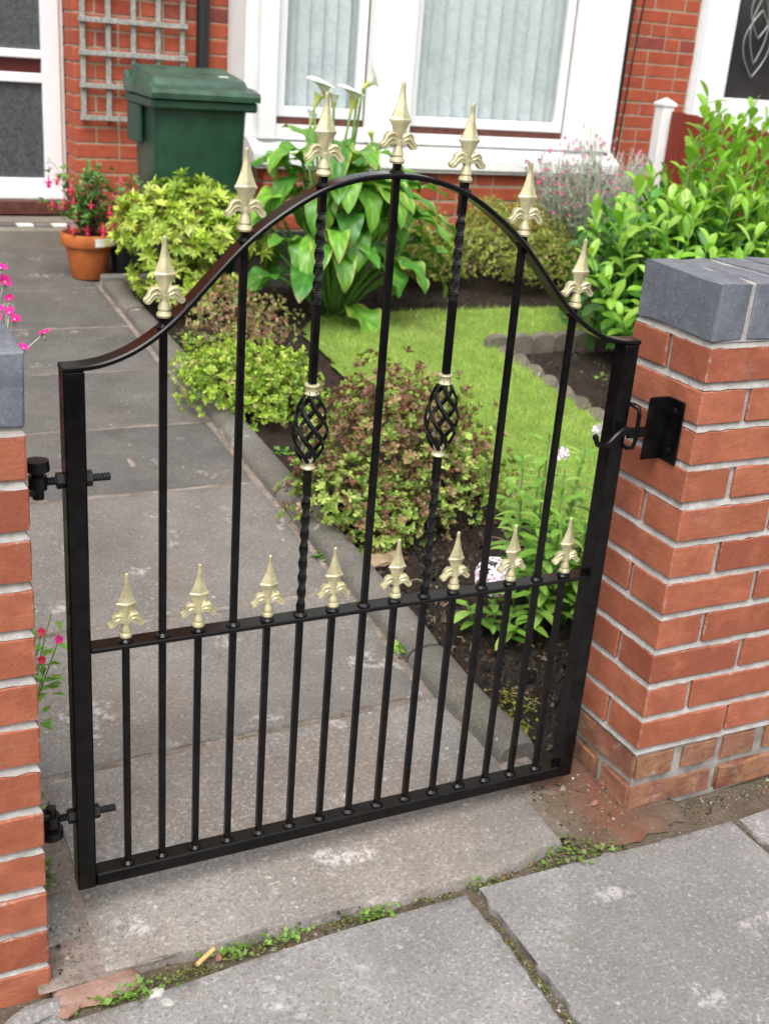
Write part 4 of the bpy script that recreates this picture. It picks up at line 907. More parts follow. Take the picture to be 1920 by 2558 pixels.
# bronze azalea just inside the gate
shrub('azalea_shrub', 'bronze and green leaved azalea in the middle behind the gate bars', 'shrub', (.12, 1.42, zgar(0, 1.42)),
      [((.17, 1.46, .10), (.30, .27, .25), 330, [.14, .16, .12, .26, .14, .18]), ((.13, 1.45, .20), (.19, .18, .20), 170, [.06, .09, .11, .34, .18, .22]), ((-.06, 1.33, .03), (.17, .16, .13), 130), ((.30, 1.30, .04), (.20, .18, .16), 150), ((.06, 1.22, -.01), (.20, .12, .11), 120), ((.38, 1.52, .10), (.14, .16, .16), 90, [.12, .14, .1, .30, .14, .2]), ((-.03, 1.16, -.05), (.09, .06, .06), 26)],
      8, .85, .32, (.012, .023), .48, [(.22, .34, .07), (.31, .43, .09), (.41, .49, .13), (.22, .13, .075), (.25, .10, .075), (.36, .26, .13)], [.24, .27, .19, .12, .07, .11], T=T_OBO, lump=.36, shell=(.58, 1.05), ls=4., stems=34, seed=2., mult=2.4)
shrub('azalea_shrub', 'lime green azalea beside the path, left of the lawn', 'shrub', (-.06, 2.2, zgar(0, 2.2)),
      [((-.10, 2.22, .11), (.17, .17, .15), 260), ((.03, 2.10, .08), (.16, .15, .14), 220), ((-.15, 2.36, .12), (.10, .12, .12), 90), ((.11, 2.2, .10), (.12, .15, .14), 120), ((.02, 2.4, .12), (.15, .14, .13), 110)],
      8, .8, .3, (.012, .021), .46, [(.30, .46, .055), (.40, .55, .075), (.48, .60, .11), (.20, .34, .05), (.42, .38, .15)], [.3, .33, .16, .14, .07], T=T_OBO, lump=.38, shell=(.6, 1.05), ls=4.5, stems=30, seed=5., mult=2.)
shrub('spiraea_shrub', 'small brownish pink dry looking shrub between the two green azaleas', 'shrub', (.14, 2.85, zgar(0, 2.85)),
      [((.10, 2.85, .22), (.20, .2, .14), 330), ((.25, 2.78, .18), (.14, .14, .13), 170), ((.0, 2.72, .16), (.14, .13, .12), 150), ((.12, 2.62, .16), (.16, .12, .12), 150)],
      7, .9, .4, (.010, .019), .40, [(.36, .24, .13), (.43, .28, .18), (.36, .40, .14), (.48, .22, .17), (.26, .19, .12), (.42, .50, .13)], [.24, .2, .18, .1, .14, .14], lump=.3, shell=(.5, 1.05), stems=40, seed=8.)
shrub('pieris_shrub', 'bright yellow green shrub in front of the wheelie bin', 'shrub', (.08, 3.45, zgar(0, 3.45)),
      [((.05, 3.45, .44), (.25, .22, .17), 150), ((.22, 3.40, .42), (.22, .2, .18), 130), ((-.06, 3.42, .40), (.13, .14, .13), 50), ((.05, 3.40, .24), (.20, .18, .10), 60), ((-.04, 3.25, .19), (.10, .08, .06), 24), ((.18, 3.25, .21), (.13, .1, .07), 36), ((.12, 3.42, .53), (.18, .16, .13), 70)],
      13, .95, .25, (.034, .058), .30, [(.42, .56, .07), (.53, .64, .12), (.62, .69, .18), (.28, .42, .055)], [.3, .36, .2, .14], T=T_LONG, lump=.25, shell=(.7, 1.05), ls=4., stems=24, seed=11.)
for nm_, lab, b_, lb, sd_ in (('heath_mound', 'rounded olive green heath mound below the bay window, right one', (1.95, 3.68, zgar(0, 3.68)), [((1.93, 3.68, .26), (.33, .27, .26), 3300), ((1.80, 3.75, .40), (.12, .12, .16), 500), ((2.10, 3.6, .2), (.22, .2, .2), 1100)], 14.),
                             ('heath_mound', 'smaller olive green heath mound beside the arum leaves', (1.40, 3.75, zgar(0, 3.75)), [((1.38, 3.76, .28), (.22, .2, .22), 2200), ((1.48, 3.72, .2), (.16, .16, .16), 900)], 17.)):
    shrub(nm_, lab, 'shrub', b_, lb, 6, .75, .35, (.011, .021), .36, [(.31, .37, .075), (.41, .47, .10), (.50, .54, .14), (.44, .31, .15), (.20, .25, .05)], [.3, .3, .15, .1, .15], T=T_LEAF, lump=.32, shell=(.85, 1.04), ls=5., zmin=-.2, stems=12, seed=sd_)

# arum lily: every leaf and flower a part
def big_leaf(base, dirv, Lb, Wb, droop, wavy, col_a, col_b, seed):
    """arrow shaped blade that arches over and hangs"""
    rg = np.random.default_rng(seed); nl, nw = 30, 10; d = np.array([dirv[0], dirv[1], 0.]); d /= np.linalg.norm(d); sde = np.array([-d[1], d[0], 0]); ang = dirv[2]; p_ = np.array(base, float); V = []; C = []
    ph = rg.uniform(0, 6.3); tipbrown = 1. if rg.uniform() < .3 else 0.
    for i in range(nl+1):
        t_ = i/nl; wd = Wb*(1-abs((t_-.30)/(.30 if t_ < .30 else .70))**1.7)**.8*.5 if 0 < t_ < 1 else (.12*Wb if t_ == 0 else 0.002)
        a = ang-droop*t_; tdir = d*math.cos(a)+np.array([0, 0, 1])*math.sin(a); nrm = -d*math.sin(a)+np.array([0, 0, 1])*math.cos(a)
        for j in range(nw+1):
            u = -1+2*j/nw; back = -.10*Lb*(abs(u)**1.6)*(1 if t_ < .25 else 0)*(1-t_*4 if t_ < .25 else 0)
            q = p_+sde*u*wd+nrm*(.22*wd*abs(u)+wavy*wd*(.30*u*u*math.sin(t_*17+ph+(2 if u > 0 else 0))+.05*math.sin(t_*26-abs(u)*7)))+tdir*back
            V.append(q); e = clamp((abs(u)-.75)*3.4*rg.uniform(.6, 1.2)); vn = (1.35 if j == nw//2 else 1.)*(1+.16*math.sin((t_*26-abs(u)*7)))*(1+rg.normal(0, .04)); tipb = clamp((t_-.88)*6)*tipbrown; C.append((np.array(col_a)*(1-e)+np.array(col_b)*e)*vn*(1-tipb)+np.array([.34, .22, .08])*tipb)
        p_ = p_+tdir*(Lb/nl)
    F = [(i*(nw+1)+j, i*(nw+1)+j+1, (i+1)*(nw+1)+j+1, (i+1)*(nw+1)+j) for i in range(nl) for j in range(nw)]
    return np.array(V), F, np.array(C)
arum = thing('arum_lily', 'large leaved arum lily with white flowers below the window', 'plant', (.74, 3.28, zgar(.7, 3.28)))
def arum_build():
    pet = MB(); rg = np.random.default_rng(21); base = WL[arum.name]; leafspec = []
    for i in range(66):
        lay = i/66; az = rg.uniform(0, 6.283); 
        if rg.uniform() < .5: az = rg.uniform(math.pi*1.05, math.pi*1.95)      # more toward the light and the street
        h = .14+.54*lay**.8+rg.normal(0, .05); rr = (.30-.13*lay)*rg.uniform(.5, 1.1); 
        leafspec.append((az, h, rr, rg.uniform(.20, .33), rg.uniform(.10, .16), rg.uniform(1.3, 2.7), rg.uniform(.1, 1.)))
    leafspec += [(R(10), .50, .20, .42, .15, 1.15, .55), (R(-12), .44, .22, .40, .14, 1.5, .4), (R(35), .62, .12, .36, .11, 1.1, .8), (R(170), .60, .14, .30, .13, 1.5, .7), (R(120), .66, .08, .30, .14, 1.2, 1.), (R(200), .52, .2, .30, .13, 1.8, .5), (R(255), .60, .10, .36, .16, 2.2, .7), (R(290), .55, .14, .36, .16, 2.3, .7), (R(325), .42, .24, .36, .15, 2.2, .6), (R(300), .26, .30, .26, .13, 2., .5), (R(340), .28, .36, .26, .12, 2., .5)]
    for i, (az, h, rr, Lb, Wb, dr, a0) in enumerate(leafspec):
        att = base+np.array([math.cos(az)*rr*1.15, math.sin(az)*rr*.8, h]); foot = base+np.array([math.cos(az)*.06, math.sin(az)*.05, 0])
        pet.tube([foot, foot*.6+att*.4+[0, 0, h*.12], foot*.2+att*.8+[0, 0, h*.07], att], [.010, .009, .007, .005], 6)
        g_ = rg.uniform(0, 1); ca = np.array([.055, .20, .03])*(1-g_)+np.array([.19, .42, .05])*g_; cb = np.array([.52, .56, .12]) if rg.uniform() < .4 else ca*1.1
        V, F, C = big_leaf(att, (math.cos(az), math.sin(az), a0), Lb, Wb, dr, rg.uniform(.4, 1.), ca, cb, 100+i)
        link('leaf', fast('leaf', V-base, F, 'leaf_gloss', True, np.clip(C, 0, .9)), arum, base)
    o = pet.build('leaf_stalks', 'stem', arum, True)
    for i, (x, z, s, op, tl) in enumerate([(.655, 1.045, 1., 1., .3), (.835, 1.10, .95, .9, .9), (.785, 1.02, 1., 1., .25), (.602, 1.0, .8, .25, .4), (.705, 1.0, .85, .35, .1), (.76, .99, .8, .3, .2), (.885, .87, .55, .15, .5), (.60, .93, .7, .5, .2)]):
        y = 3.27+.03*math.sin(i*2.1); c = np.array([x, y, z-.035*s]); foot = base+np.array([rg.normal(0, .05), rg.normal(0, .04), 0])
        MB().tube([foot, foot*.55+c*.45+[0, .01, .02], foot*.15+c*.85, c], [.008, .0072, .006, .0055], 7).build('flower_stalk', 'stem', arum, True)
        ax = unit(np.array([math.sin(tl)*(1 if i % 2 else -1)*.7, -math.sin(tl)*.5, math.cos(tl)])); e1 = unit(np.cross(ax, [.1, 1, .2])); e2 = np.cross(ax, e1); V = []; n = 20; rows = 9; H_ = .085*s; s = s*1.3
        for r_ in range(rows):
            u = r_/(rows-1); rad = s*(.0055+.011*u+op*.017*u**3.5)
            for k in range(n):
                a = 2*math.pi*k/n; lip = (1+.7*op*max(0, math.cos(a))*u**3); hh = H_*u*(1-.10*op*u**4)+.022*s*op*u**4*math.cos(a)
                V.append(c+ax*hh+(e1*math.cos(a)+e2*math.sin(a))*rad*lip)
        F = [(r_*n+k, r_*n+(k+1) % n, (r_+1)*n+(k+1) % n, (r_+1)*n+k) for r_ in range(rows-1) for k in range(n)]
        me = fast('flower', np.array(V)-base, F, 'whitepetal' if op > .3 else 'yellowgreen', True); me.materials.append(M['yellowgreen'])
        if op > .3:
            for p_ in me.polygons:
                if p_.index//n < 4: p_.material_index = 1
        f_ = link('flower', me, arum, base)
        if op > .4: MB().tube([c+ax*.01, c+ax*.05*s], [.004*s, .003*s], 7).build('spadix', 'yellow', f_, True) if False else None
arum_build()

# laurel behind the right wall: the 300 leaves that show largest are parts
def leaf_obj_mesh(name, mat, Lb, Wb, fold, curl, seed, obov=.62):
    nl, nw = 6, 4; V = []; p_ = np.zeros(3); a = 0.
    for i in range(nl+1):
        t_ = i/nl; wd = Wb*.5*max(.04, (1-abs((t_-obov)/(obov if t_ < obov else 1-obov))**2.0))**.75 if 0 < t_ < 1 else .03*Wb
        tdir = np.array([math.cos(a), 0, math.sin(a)]); nrm = np.array([-math.sin(a), 0, math.cos(a)])
        for j in range(nw+1):
            u = -1+2*j/nw; V.append(p_+np.array([0, u*wd, 0])+nrm*fold*wd*abs(u))
        p_ = p_+tdir*(Lb/nl); a -= curl/nl
    F = [(i*(nw+1)+j, i*(nw+1)+j+1, (i+1)*(nw+1)+j+1, (i+1)*(nw+1)+j) for i in range(nl) for j in range(nw)]
    return fast(name, V, F, mat, True)
def frame_rot(d, u):
    d = unit(np.array(d, float)); s = unit(np.cross(u, d)); n = np.cross(d, s); return Matrix(((d[0], s[0], n[0]), (d[1], s[1], n[1]), (d[2], s[2], n[2]))).to_euler()
def laurel():
    rg = np.random.default_rng(33); t = thing('laurel_bush', 'glossy bright green laurel bush behind the right brick pillar', 'bush', (2.25, 2.75, zgar(2.2, 2.75)))
    LN = [leaf_obj_mesh('leaf', 'laurel_new', .098, .043, .25, c, i) for i, c in enumerate((.5, .9, .2))]; LO = [leaf_obj_mesh('leaf', 'laurel_old', .105, .046, .2, c, i) for i, c in enumerate((.6, 1., .3))]
    shoots = []
    def topz(x): return .56+.12*clamp((x-1.55)/.3)+.12*clamp((x-1.9)/.2)
    for i in range(80):
        a = rg.uniform(0, 6.28); r_ = math.sqrt(rg.uniform(0, 1)); x = 2.28+.70*r_*math.cos(a); y = 2.72+.42*r_*math.sin(a)
        tz = topz(x+(.06*(2.7-y)))*rg.uniform(.72, 1.)-.22*max(0, 2.62-y)*2-(.12 if r_ > .85 else 0)
        shoots.append((x, y, max(.25, tz), rg.uniform() < .62))
    for x, y, z in ((2.12, 2.6, 1.14), (2.16, 2.6, 1.02), (2.24, 2.6, 1.03), (2.31, 2.58, .96), (2.40, 2.62, 1.10), (2.20, 2.55, .90), (2.46, 2.55, 1.02), (2.35, 2.52, .92), (1.74, 2.5, .80), (1.66, 2.48, .66), (1.86, 2.42, .74), (1.98, 2.40, .70), (2.18, 2.38, .80), (2.30, 2.4, .76), (2.42, 2.42, .84), (2.0, 2.3, .58), (2.2, 2.25, .62), (1.60, 2.42, .42), (1.64, 2.35, .28), (1.72, 2.3, .45), (1.82, 2.28, .5), (1.92, 2.24, .48), (2.1, 2.2, .52), (2.5, 2.5, 1.05), (2.5, 2.4, .88), (1.56, 2.5, .5), (2.10, 2.62, .95), (2.19, 2.6, 1.08), (2.28, 2.56, 1.02), (2.34, 2.6, 1.06), (2.45, 2.58, 1.08), (2.27, 2.5, .88), (2.4, 2.5, .95), (2.52, 2.55, .98), (2.12, 2.5, .78), (2.05, 2.55, .72)): shoots.append((x, y, z, True))
    cnt = 0; far = []; st = MB(); cand = []
    for (x, y, z, new) in shoots:
        zg = zgar(x, y); foot = np.array([2.25+(x-2.25)*.55, 2.75+(y-2.75)*.5, zg]); tip = np.array([x, y, z]); ax = unit(tip-foot+np.array([0, 0, .3])); H_ = np.linalg.norm(tip-foot)
        st.tube([foot, foot*.5+tip*.5, tip], [.008, .005, .0025], 5)
        nlv = int(7+H_*19)
        for k in range(nlv):
            f_ = 1-(k/nlv)**1.1*.85; c = foot+(tip-foot)*f_; az = k*2.4+x*9; e1 = unit(np.cross(ax, [.3, .8, .1])); e2 = np.cross(ax, e1); tl = (.45+.75*(1-f_)*2.2 if new else .9)+rg.normal(0, .2); tl = min(tl, 1.7)
            d = ax*math.cos(tl)+(e1*math.cos(az)+e2*math.sin(az))*math.sin(tl); cand.append((c, d, ax, new and f_ > .55, rg.uniform(.85, 1.2)*(.8 if k < 2 else 1)))
    key = [np.linalg.norm(c-CAM)-.25*(c[2])-.0*s for c, d, ax, nw_, s in cand]
    order = np.argsort(key)
    pick = set(order[:300].tolist())
    for i, (c, d, ax, nw_, s) in enumerate(cand):
        if i in pick:
            link('leaf', (LN if nw_ else LO)[i % 3], t, c, frame_rot(d, ax+np.array([0, 0, .4])), s)
        else: far.append((c, d, ax, nw_, s))
    Cc = np.array([rg.uniform(.7, 1.25)*np.array([.30, .55, .07] if f[3] else [.09, .27, .036]) for f in far]); P_ = np.array([f[0] for f in far]); D = np.array([f[1] for f in far]); U = np.array([f[2] for f in far])+[0, 0, .4]; s = np.array([f[4] for f in far])
    # dark inner leaves that fill the bush
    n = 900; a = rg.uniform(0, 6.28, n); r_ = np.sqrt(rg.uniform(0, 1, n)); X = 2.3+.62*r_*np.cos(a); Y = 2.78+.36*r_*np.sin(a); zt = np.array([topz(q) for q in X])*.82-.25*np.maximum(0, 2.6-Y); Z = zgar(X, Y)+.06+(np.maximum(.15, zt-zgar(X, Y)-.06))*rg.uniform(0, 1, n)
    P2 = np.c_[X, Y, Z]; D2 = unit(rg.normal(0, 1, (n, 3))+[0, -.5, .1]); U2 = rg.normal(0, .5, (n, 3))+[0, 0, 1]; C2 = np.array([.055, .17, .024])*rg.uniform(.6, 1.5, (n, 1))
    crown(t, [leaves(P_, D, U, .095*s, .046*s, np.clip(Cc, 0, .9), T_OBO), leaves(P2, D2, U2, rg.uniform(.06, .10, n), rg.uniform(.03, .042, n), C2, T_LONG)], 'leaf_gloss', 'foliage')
    st.build('stems', 'stem', t, True)['kind'] = 'stuff'
laurel()

# rose campion (silvery stems, magenta discs)
def disc(b, c, r_, nrm, rg):
    e1 = unit(np.cross(nrm, [.2, .3, .9])); e2 = np.cross(nrm, e1); n = 10; V = [np.array(c)-nrm*r_*.25]
    for k in range(n): a = 2*math.pi*k/n; rr = r_*(1 if k % 2 == 0 else .78); V.append(np.array(c)+(e1*math.cos(a)+e2*math.sin(a))*rr+nrm*rg.uniform(-.1, .15)*r_)
    b.addm(V, [(0, 1+k, 1+(k+1) % n) for k in range(n)])
def campion(name, label, base, spread, top, nst, seed, fl_r, lean=(0, 0), only=None):
    rg = np.random.default_rng(seed); t = thing(name, label, 'plant', base); st = MB(); base = np.array(base); P_, D, U = [], [], []; flowers = []
    for i in range(nst):
        if only is not None and i < len(only): tip = np.array(only[i])
        else:
            a = rg.uniform(0, 6.28); r_ = math.sqrt(rg.uniform(0, 1)); tip = base+np.array([spread[0]*r_*math.cos(a)+lean[0], spread[1]*r_*math.sin(a)+lean[1], (top-base[2])*rg.uniform(.55, 1.)*(1-.25*r_)])
        foot = base+np.array([(tip[0]-base[0])*.3+rg.normal(0, .02), (tip[1]-base[1])*.3+rg.normal(0, .02), 0]); mid = foot*.5+tip*.5+rg.normal(0, .02, 3)
        st.tube([foot, mid, tip*.8+mid*.2, tip], [.0026, .0022, .0018, .0015], 5); flowers.append(tip)
        for _ in range(2):
            br = mid*.4+tip*.6; q = br+(tip-br)*rg.uniform(.5, 1.)+rg.normal(0, .045, 3)*[1, 1, .5]; st.tube([br, br*.5+q*.5+[0, 0, .01], q], [.0018, .0015, .0012], 4); flowers.append(q)
        for f_ in np.linspace(.05, .75, 9):
            c = foot+(tip-foot)*f_
            for s in (0, 1): a = rg.uniform(0, 6.28); P_.append(c); D.append([math.cos(a), math.sin(a), rg.uniform(.1, .9)]); U.append([0, 0, 1])
    st.build('stems', 'silver', t, True)['kind'] = 'stuff'
    n = len(P_); crown(t, [leaves(np.array(P_), np.array(D), np.array(U, float)+rg.normal(0, .2, (n, 3)), rg.uniform(.03, .07, n), rg.uniform(.010, .018, n), palette(n, [(.32, .38, .29), (.40, .44, .36), (.22, .32, .17)], None, .12, rg), T_LONG)], 'leaf', 'foliage')
    for i, q in enumerate(flowers):
        if rg.uniform() < .5 or only is not None:
            b = MB(); b.lathe([(.0015, -.016), (.0042, -.012), (.0042, -.004), (.002, 0)], q, 6) ; f_ = b.build('bud', 'silver', t, True)
            b = MB(); disc(b, q+[0, 0, .002], fl_r*rg.uniform(.55, 1.1), unit(np.array([rg.normal(0, .4), rg.normal(0, .4)-.3, 1.])), rg); b.build('flower', 'magenta' if rg.uniform() < (.35 if only is None else .95) else 'wine', t)
    return t
campion('rose_campion', 'silvery rose campion with small magenta flowers below the bay window', (2.40, 3.70, zgar(2.4, 3.7)), (.42, .28), .99, 230, 51, .0115)
campion('rose_campion', 'silvery rose campion with bright magenta flowers behind the left pillar', (-1.20, .95, zgar(0, .95)), (.13, .1), .76, 9, 52, .018, (0, 0), [(-1.03, .92, .785), (-1.04, .90, .755), (-1.015, .93, .72), (-1.045, .86, .715), (-1.02, .90, .70), (-1.05, .9, .69)])
# phlox inside the wall beside the gate
def phlox():
    rg = np.random.default_rng(61); lm = [leaf_obj_mesh('leaf', 'phlox_leaf', .066, .024, .2, c, i, .42) for i, c in enumerate((.4, .8, 1.2))]; cnt = 0
    specs = [('phlox_plant', 'tall leafy phlox stems with few buds between gate bars and right pillar', (.22, .72), [(.12, .70, .30), (.16, .76, .36), (.22, .66, .33), (.26, .80, .40), (.30, .70, .37), (.33, .62, .30), (.36, .78, .35), (.20, .86, .24), (.30, .88, .28), (.40, .68, .30), (.15, .62, .20), (.19, .60, .26), (.25, .58, .22), (.29, .60, .28), (.34, .56, .24), (.24, .72, .16), (.31, .64, .15), (.38, .60, .2), (.36, .68, .12), (.43, .76, .33)]),
             ('phlox_plant', 'low phlox with a round white and pink flower head behind the gold finials', (.10, .68), [(.055, .66, .05), (.14, .72, .05), (.17, .62, .0), (.02, .72, -.02), (.10, .60, -.03)])]
    for nm_, lab, (bx, by), tips in specs:
        t = thing(nm_, lab, 'plant', (bx, by, zgar(bx, by))); st = MB()
        for (x, y, z) in tips:
            foot = np.array([bx+(x-bx)*.6, by+(y-by)*.6, zgar(x, y)]); tip = np.array([x, y, z]); H_ = tip[2]-foot[2]; st.tube([foot, foot*.5+tip*.5+rg.normal(0, .006, 3), tip], [.0035, .003, .002], 6)
            lv = max(4, int(H_/.034))
            for k in range(lv):
                f_ = .2+.8*k/lv; c = foot+(tip-foot)*f_
                for s in (0, math.pi):
                    a = k*1.571+s+x*20; el = rg.uniform(-.1, .5)+(.5 if f_ > .85 else 0); link('leaf', lm[cnt % 3], t, c, frame_rot((math.cos(a)*math.cos(el), math.sin(a)*math.cos(el), math.sin(el)), (0, 0, 1.)), rg.uniform(.7, 1.2)*(.75 if f_ > .85 else 1)); cnt += 1
        st.build('stems', 'stem', t, True)['kind'] = 'stuff'
        heads = [((.024, .615, .096), .043, 34)] if 'round' in lab else [((.20, .66, .375), .014, 5)]
        for hc, hr, nf in heads:
            for i in range(nf):
                d = unit(rg.normal(0, 1, 3)+[-.3, -.5, .6]); c = np.array(hc)+d*hr
                e1 = unit(np.cross(d, [.2, .3, .9])); e2 = np.cross(d, e1); b = MB()
                for k in range(5):
                    a = 2*math.pi*k/5+i; V = [c]
                    for q, rr in ((-.5, .6), (-.42, .95), (0, 1.08), (.42, .95), (.5, .6)): V.append(c+(e1*math.cos(a+q)+e2*math.sin(a+q))*.0145*rr*(1-.0*q)+d*(.0025*abs(q)+.003*(k % 2)))
                    b.addm(V, [(0, 1, 2), (0, 2, 3), (0, 3, 4), (0, 4, 5)])
                f_ = b.build('flower', 'pinkwhite', t)
                b = MB(); b.addm([c+d*.0016+(e1*math.cos(a)+e2*math.sin(a))*.0024 for a in np.linspace(0, 6.283, 7)[:-1]], [(0, 1, 2, 3, 4, 5)]); b.build('eye', 'pinkeye', t)
phlox()
t = thing('phlox_plant', 'thin phlox stem with a loose pale pink flower head over the lawn edge', 'plant', (.62, 1.02, zgar(.6, 1.02)))
def loose():
    rg = np.random.default_rng(71); foot = WL[t.name]; hc = np.array([.655, 1.10, .26]); MB().tube([foot, foot*.5+hc*.5+[.01, 0, 0], hc], [.003, .0026, .002], 6).build('stem', 'stem', t, True)
    for i in range(10):
        c = hc+rg.normal(0, .018, 3); d = unit(rg.normal(0, .5, 3)+[-.4, -.6, .4]); e1 = unit(np.cross(d, [.2, .3, .9])); e2 = np.cross(d, e1); b = MB()
        for k in range(5):
            a = 2*math.pi*k/5+i; b.addm([c]+[c+(e1*math.cos(a+q)+e2*math.sin(a+q))*.012*rr for q, rr in ((-.5, .6), (-.4, .95), (0, 1.05), (.4, .95), (.5, .6))], [(0, 1, 2), (0, 2, 3), (0, 3, 4), (0, 4, 5)])
        b.build('flower', 'pinkwhite', t)
loose()
# small pink flowered plant at the back of the left pillar
t = thing('cranesbill', 'small cranesbill with pink flowers by the back of the left pillar', 'plant', (-1.12, .42, zpath(-1.1, .42)))
def crane():
    rg = np.random.default_rng(81); base = WL[t.name]; st = MB(); P_, D = [], []
    for i, tip in enumerate([(-1.065, .40, .235), (-1.035, .40, .215), (-1.07, .38, .19), (-1.085, .42, .30), (-1.045, .41, .265), (-1.07, .43, .27), (-1.06, .4, .16)]):
        tip = np.array(tip); st.tube([base, base*.5+tip*.5+[0, 0, .05], tip], [.002, .0018, .0012], 5)
        for _ in range(5): P_.append(base*rg.uniform(.0, .6)+tip*0 if False else base+(tip-base)*rg.uniform(.5, 1.)+rg.normal(0, .012, 3)); a = rg.uniform(-1.6, 1.6); D.append([math.cos(a), math.sin(a), rg.uniform(-.1, .5)])
        if i < 4:
            b = MB(); disc(b, tip, .009, unit(np.array([-.3, -.7, .5])+rg.normal(0, .2, 3)), rg); b.build('flower', 'magenta' if i % 2 else 'fuchsia', t)
    st.build('stems', 'stem', t, True)['kind'] = 'stuff'; n = len(P_)
    crown(t, [leaves(np.array(P_), np.array(D), np.tile([0., 0, 1], (n, 1)), rg.uniform(.02, .042, n), rg.uniform(.012, .02, n), palette(n, [(.16, .36, .05), (.22, .42, .07)], None, .12, rg))], 'leaf', 'foliage')
crane()

# weeds and moss in the joints
def weed(label, x, y, zf, n, spread, s, seed, cols=((.12, .24, .035), (.18, .32, .05), (.22, .34, .09))):
    rg = np.random.default_rng(seed); z = zf(x, y); t = thing('weed', label, 'weed', (x, y, z), 'weeds in the paving joints'); P_ = np.c_[x+rg.normal(0, spread[0], n), y+rg.normal(0, spread[1], n), np.full(n, z)+rg.uniform(-.004, .010, n)]
    D = np.c_[rg.normal(0, 1, (n, 2)), rg.uniform(.0, .9, n)]; L = rg.uniform(.5, 1.2, n)*s
    crown(t, [leaves(P_, D, np.tile([0., 0, 1], (n, 1))+rg.normal(0, .25, (n, 3)), L, L*rg.uniform(.55, .9, n), palette(n, cols, None, .15, rg))], 'leaf', 'foliage', 'stuff')
weed('largest tuft of green weeds in the joint below the gate centre', -.58, -.052, zpav, 70, (.02, .008), .013, 1)
weed('weed clump in the joint left of the cigarette end', -1.03, -.055, zpav, 90, (.035, .014), .013, 2)
weed('weed clump in the joint right of the cigarette end', -.84, -.04, zpav, 60, (.022, .007), .013, 3)
weed('weed clump in the joint below the fourth gate bar', -.745, -.045, zpav, 50, (.022, .007), .012, 4)
weed('weed tuft where two paving slabs meet the doorway slab', -.375, -.056, zpav, 26, (.018, .008), .010, 5)
weed('mossy weed mat beside the right pillar foot', -.135, -.055, zpav, 140, (.045, .02), .012, 6, ((.16, .22, .06), (.22, .26, .10), (.14, .24, .05)))
weed('weed in the path joint beside the kerb, nearest the gate', -.186, .68, zgar, 16, (.012, .016), .034, 7, ((.2, .42, .05), (.26, .46, .07)))
weed('weed at the kerb near the flat sandstone piece', -.180, 1.16, zgar, 26, (.014, .02), .026, 8, ((.15, .34, .05), (.22, .42, .07)))
weed('small weed seedlings at left corner of the first path joint', -1.09, .42, zpath, 40, (.012, .04), .012, 9)
weed('weed seedlings behind the left pillar near the ground', -1.10, .24, zpath, 40, (.01, .03), .012, 10)
weed('small green weed on the soil between lime azalea and kerb', -.05, 1.84, zgar, 18, (.02, .02), .03, 11, ((.12, .3, .05), (.18, .36, .06)))
weed('small green weed in the bare bed of the lawn', 1.56, 2.3, zgar, 14, (.02, .02), .025, 12)
weed('ground cover tuft beside the path below the yellow green shrub', -.02, 3.0, zgar, 60, (.06, .06), .025, 13, ((.10, .28, .05), (.16, .34, .06)))
weed('yellow green moss cushion beside the broken kerb end', -.075, .33, zgar, 260, (.016, .028), .010, 14, ((.26, .26, .03), (.32, .30, .04), (.18, .20, .03)))
weed('yellow moss patch on the soil by the right stile', -.02, .40, zgar, 160, (.02, .03), .009, 15, ((.26, .26, .03), (.30, .26, .05), (.16, .18, .03)))
def moss():
    rg = np.random.default_rng(91); V, F, n0 = [], [], 0; P_ = []
    for (x0, x1, y, sy, n) in ((-1.1, -.86, -.052, .010, 700), (-.86, -.62, -.044, .007, 500), (-.62, -.40, -.055, .005, 160), (-.40, -.18, -.062, .010, 420), (-.17, -.05, -.06, .018, 380)):
        P_.append(np.c_[rg.uniform(x0, x1, n), y+rg.normal(0, sy, n)])
    for (x, y0, y1, n) in ((-.396, -.55, -.09, 260), (.2, -.5, -.1, 60)): P_.append(np.c_[x+rg.normal(0, .003, n), rg.uniform(y0, y1, n)])
    P_ = np.concatenate(P_); k = np.array([mnoise.noise(Vector((a*16, b*16, 3)))+rg.uniform(-.2, .2) > -.05 for a, b in P_]); P_ = P_[k]; n = len(P_)
    z = np.array([zpav(a, b)-.006 for a, b in P_]); Cc = palette(n, [(.13, .15, .03), (.17, .19, .05), (.10, .10, .03), (.16, .12, .07), (.19, .23, .09)], None, .2, rg)
    V, F, C = leaves(np.c_[P_, z], np.c_[rg.normal(0, 1, (n, 2)), rg.uniform(.2, 1.2, n)], np.tile([0., 0, 1], (n, 1))+rg.normal(0, .3, (n, 3)), rg.uniform(.004, .009, n), rg.uniform(.003, .006, n), Cc)
    tag(link('joint_moss', fast('joint_moss', V, F, 'leaf', False, C)), 'low moss and seedlings growing in the pavement joints', 'moss', kind='stuff')
    # moss in the path joints
    P_ = []
    for y, xa, xb, n in ((.478, -.75, -.42, 300), (.967, -.98, -.9, 60), (2.13, -.85, -.6, 60), (1.638, -.95, -.85, 60)): P_.append(np.c_[rg.uniform(xa, xb, n), y+rg.normal(0, .004, n)])
    P_ = np.concatenate(P_); n = len(P_); z = np.array([zpath(a, b)-.006 for a, b in P_])
    V, F, C = leaves(np.c_[P_, z], np.c_[rg.normal(0, 1, (n, 2)), rg.uniform(.3, 1.2, n)], np.tile([0., 0, 1], (n, 1)), rg.uniform(.004, .008, n), rg.uniform(.003, .006, n), palette(n, [(.16, .20, .03), (.20, .22, .05)], None, .2, rg))
    tag(link('path_moss', fast('path_moss', V, F, 'leaf', False, C)), 'moss in the joints between the path slabs', 'moss', kind='stuff')
moss()
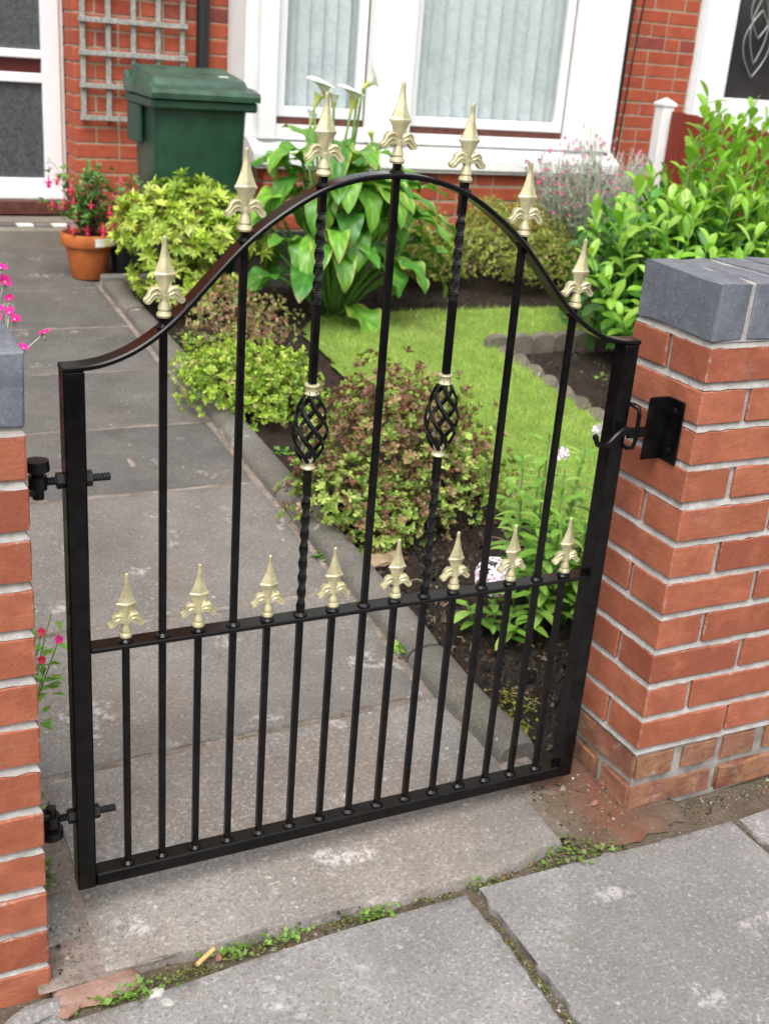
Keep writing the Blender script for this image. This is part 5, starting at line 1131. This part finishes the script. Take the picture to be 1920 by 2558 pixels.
# grit in the dirt strip, on the gateway's red dust and in the joints
def grit():
    rg = np.random.default_rng(95); T = (np.array([(1, 0, 0), (-.5, .85, 0), (-.5, -.85, 0), (.1, 0, .8)]), np.array([(0, 1, 3), (1, 2, 3), (2, 0, 3)]))
    P_ = [np.c_[rg.uniform(0, 1.2, 900), -.006-np.abs(rg.normal(0, .035, 900))], np.c_[rg.uniform(-.16, 0, 420), rg.uniform(-.06, .19, 420)], np.c_[rg.uniform(-1.1, -.16, 300), -.05+rg.normal(0, .006, 300)], np.c_[-.396+rg.normal(0, .004, 120), rg.uniform(-.5, -.08, 120)], np.c_[rg.uniform(-1.13, -1.06, 160), rg.uniform(.0, .45, 160)], np.c_[-.2+rg.normal(0, .006, 160), rg.uniform(.2, 2.2, 160)]]
    P_ = np.concatenate(P_); P_ = P_[P_[:, 1] > -.6]; n = len(P_); z = np.array([(zpav(a, b)-.008) if b < -.04 or a > .0 else zpath(a, b)-.003 for a, b in P_]); sz = rg.gamma(2., .0008, n)+.0007
    Cc = palette(n, [(.20, .165, .13), (.10, .08, .06), (.30, .26, .22), (.24, .10, .06), (.06, .05, .04), (.40, .37, .33)], [.26, .26, .14, .12, .14, .08], .2, rg)
    V, F, C = leaves(np.c_[P_, z], unit(rg.normal(0, 1, (n, 3))*[1, 1, .2]), np.tile([0., 0, 1], (n, 1)), sz*rg.uniform(.8, 1.8, n), sz, Cc, T)
    tag(link('grit', fast('grit', V, F, 'leaf', False, C)), 'fine grit and crumbs along the foot of the pillars', 'grit', kind='stuff')
grit()
# stones, litter
def stone(name, label, x, y, zf, size, mat, seed, rz=0., cat='stone', group=None):
    b = bmesh.new(); bmesh.ops.create_icosphere(b, subdivisions=2, radius=1)
    for v in b.verts:
        d = 1+.28*mnoise.noise(v.co*1.6+Vector((seed, 0, 0))); v.co = Vector((v.co.x*size[0]*d, v.co.y*size[1]*d, max(-.5, v.co.z)*size[2]*d))
    me = bpy.data.meshes.new(name); b.to_mesh(me); b.free(); me.materials.append(M[mat]); o = link(name, me, None, (x, y, zf(x, y)+size[2]*.3), (0, 0, rz)); return tag(o, label, cat, group)
stone('sandstone_piece', 'flat broken piece of sandstone on the soil by the kerb', -.035, 1.10, zgar, (.085, .045, .012), 'sandstone', 3., .4)
stone('brick_fragment', 'small orange brick chip on the red dust by the right pillar', -.05, .04, zpath, (.011, .007, .004), 'rubble_red', 5., .5)
stone('rubble_stone', 'grey rubble stone at the foot of the left pillar', -1.165, -.045, zpav, (.05, .022, .012), 'slab', 7., .2)
stone('rubble_stone', 'pinkish rubble lump at left pillar corner', -1.118, -.052, zpav, (.026, .014, .007), 'pink_mortar', 9., .5)
stone('mortar_lump', 'white mortar crumb on the pavement slab edge', -.985, -.075, zpav, (.014, .010, .004), 'rubble', 11., .4)
stone('mortar_lump', 'second smaller white mortar crumb further from the gate', -.975, -.10, zpav, (.009, .012, .003), 'rubble', 12., 1.)
stone('brick_fragment', 'pink brick crumb in the weeds beside the cigarette end', -.868, -.042, zpav, (.010, .006, .004), 'rubble_red', 13., 1.)
x, y = -.892, -.040; MB().tube([(x-.018, y-.010, zpav(x, y)+.007), (x+.018, y+.010, zpav(x, y)+.012)], .0040, 8).build('cigarette_end', 'cig', None, 40)
tag(bpy.data.objects['cigarette_end'], 'orange cigarette filter lying in the weedy joint', 'cigarette end')
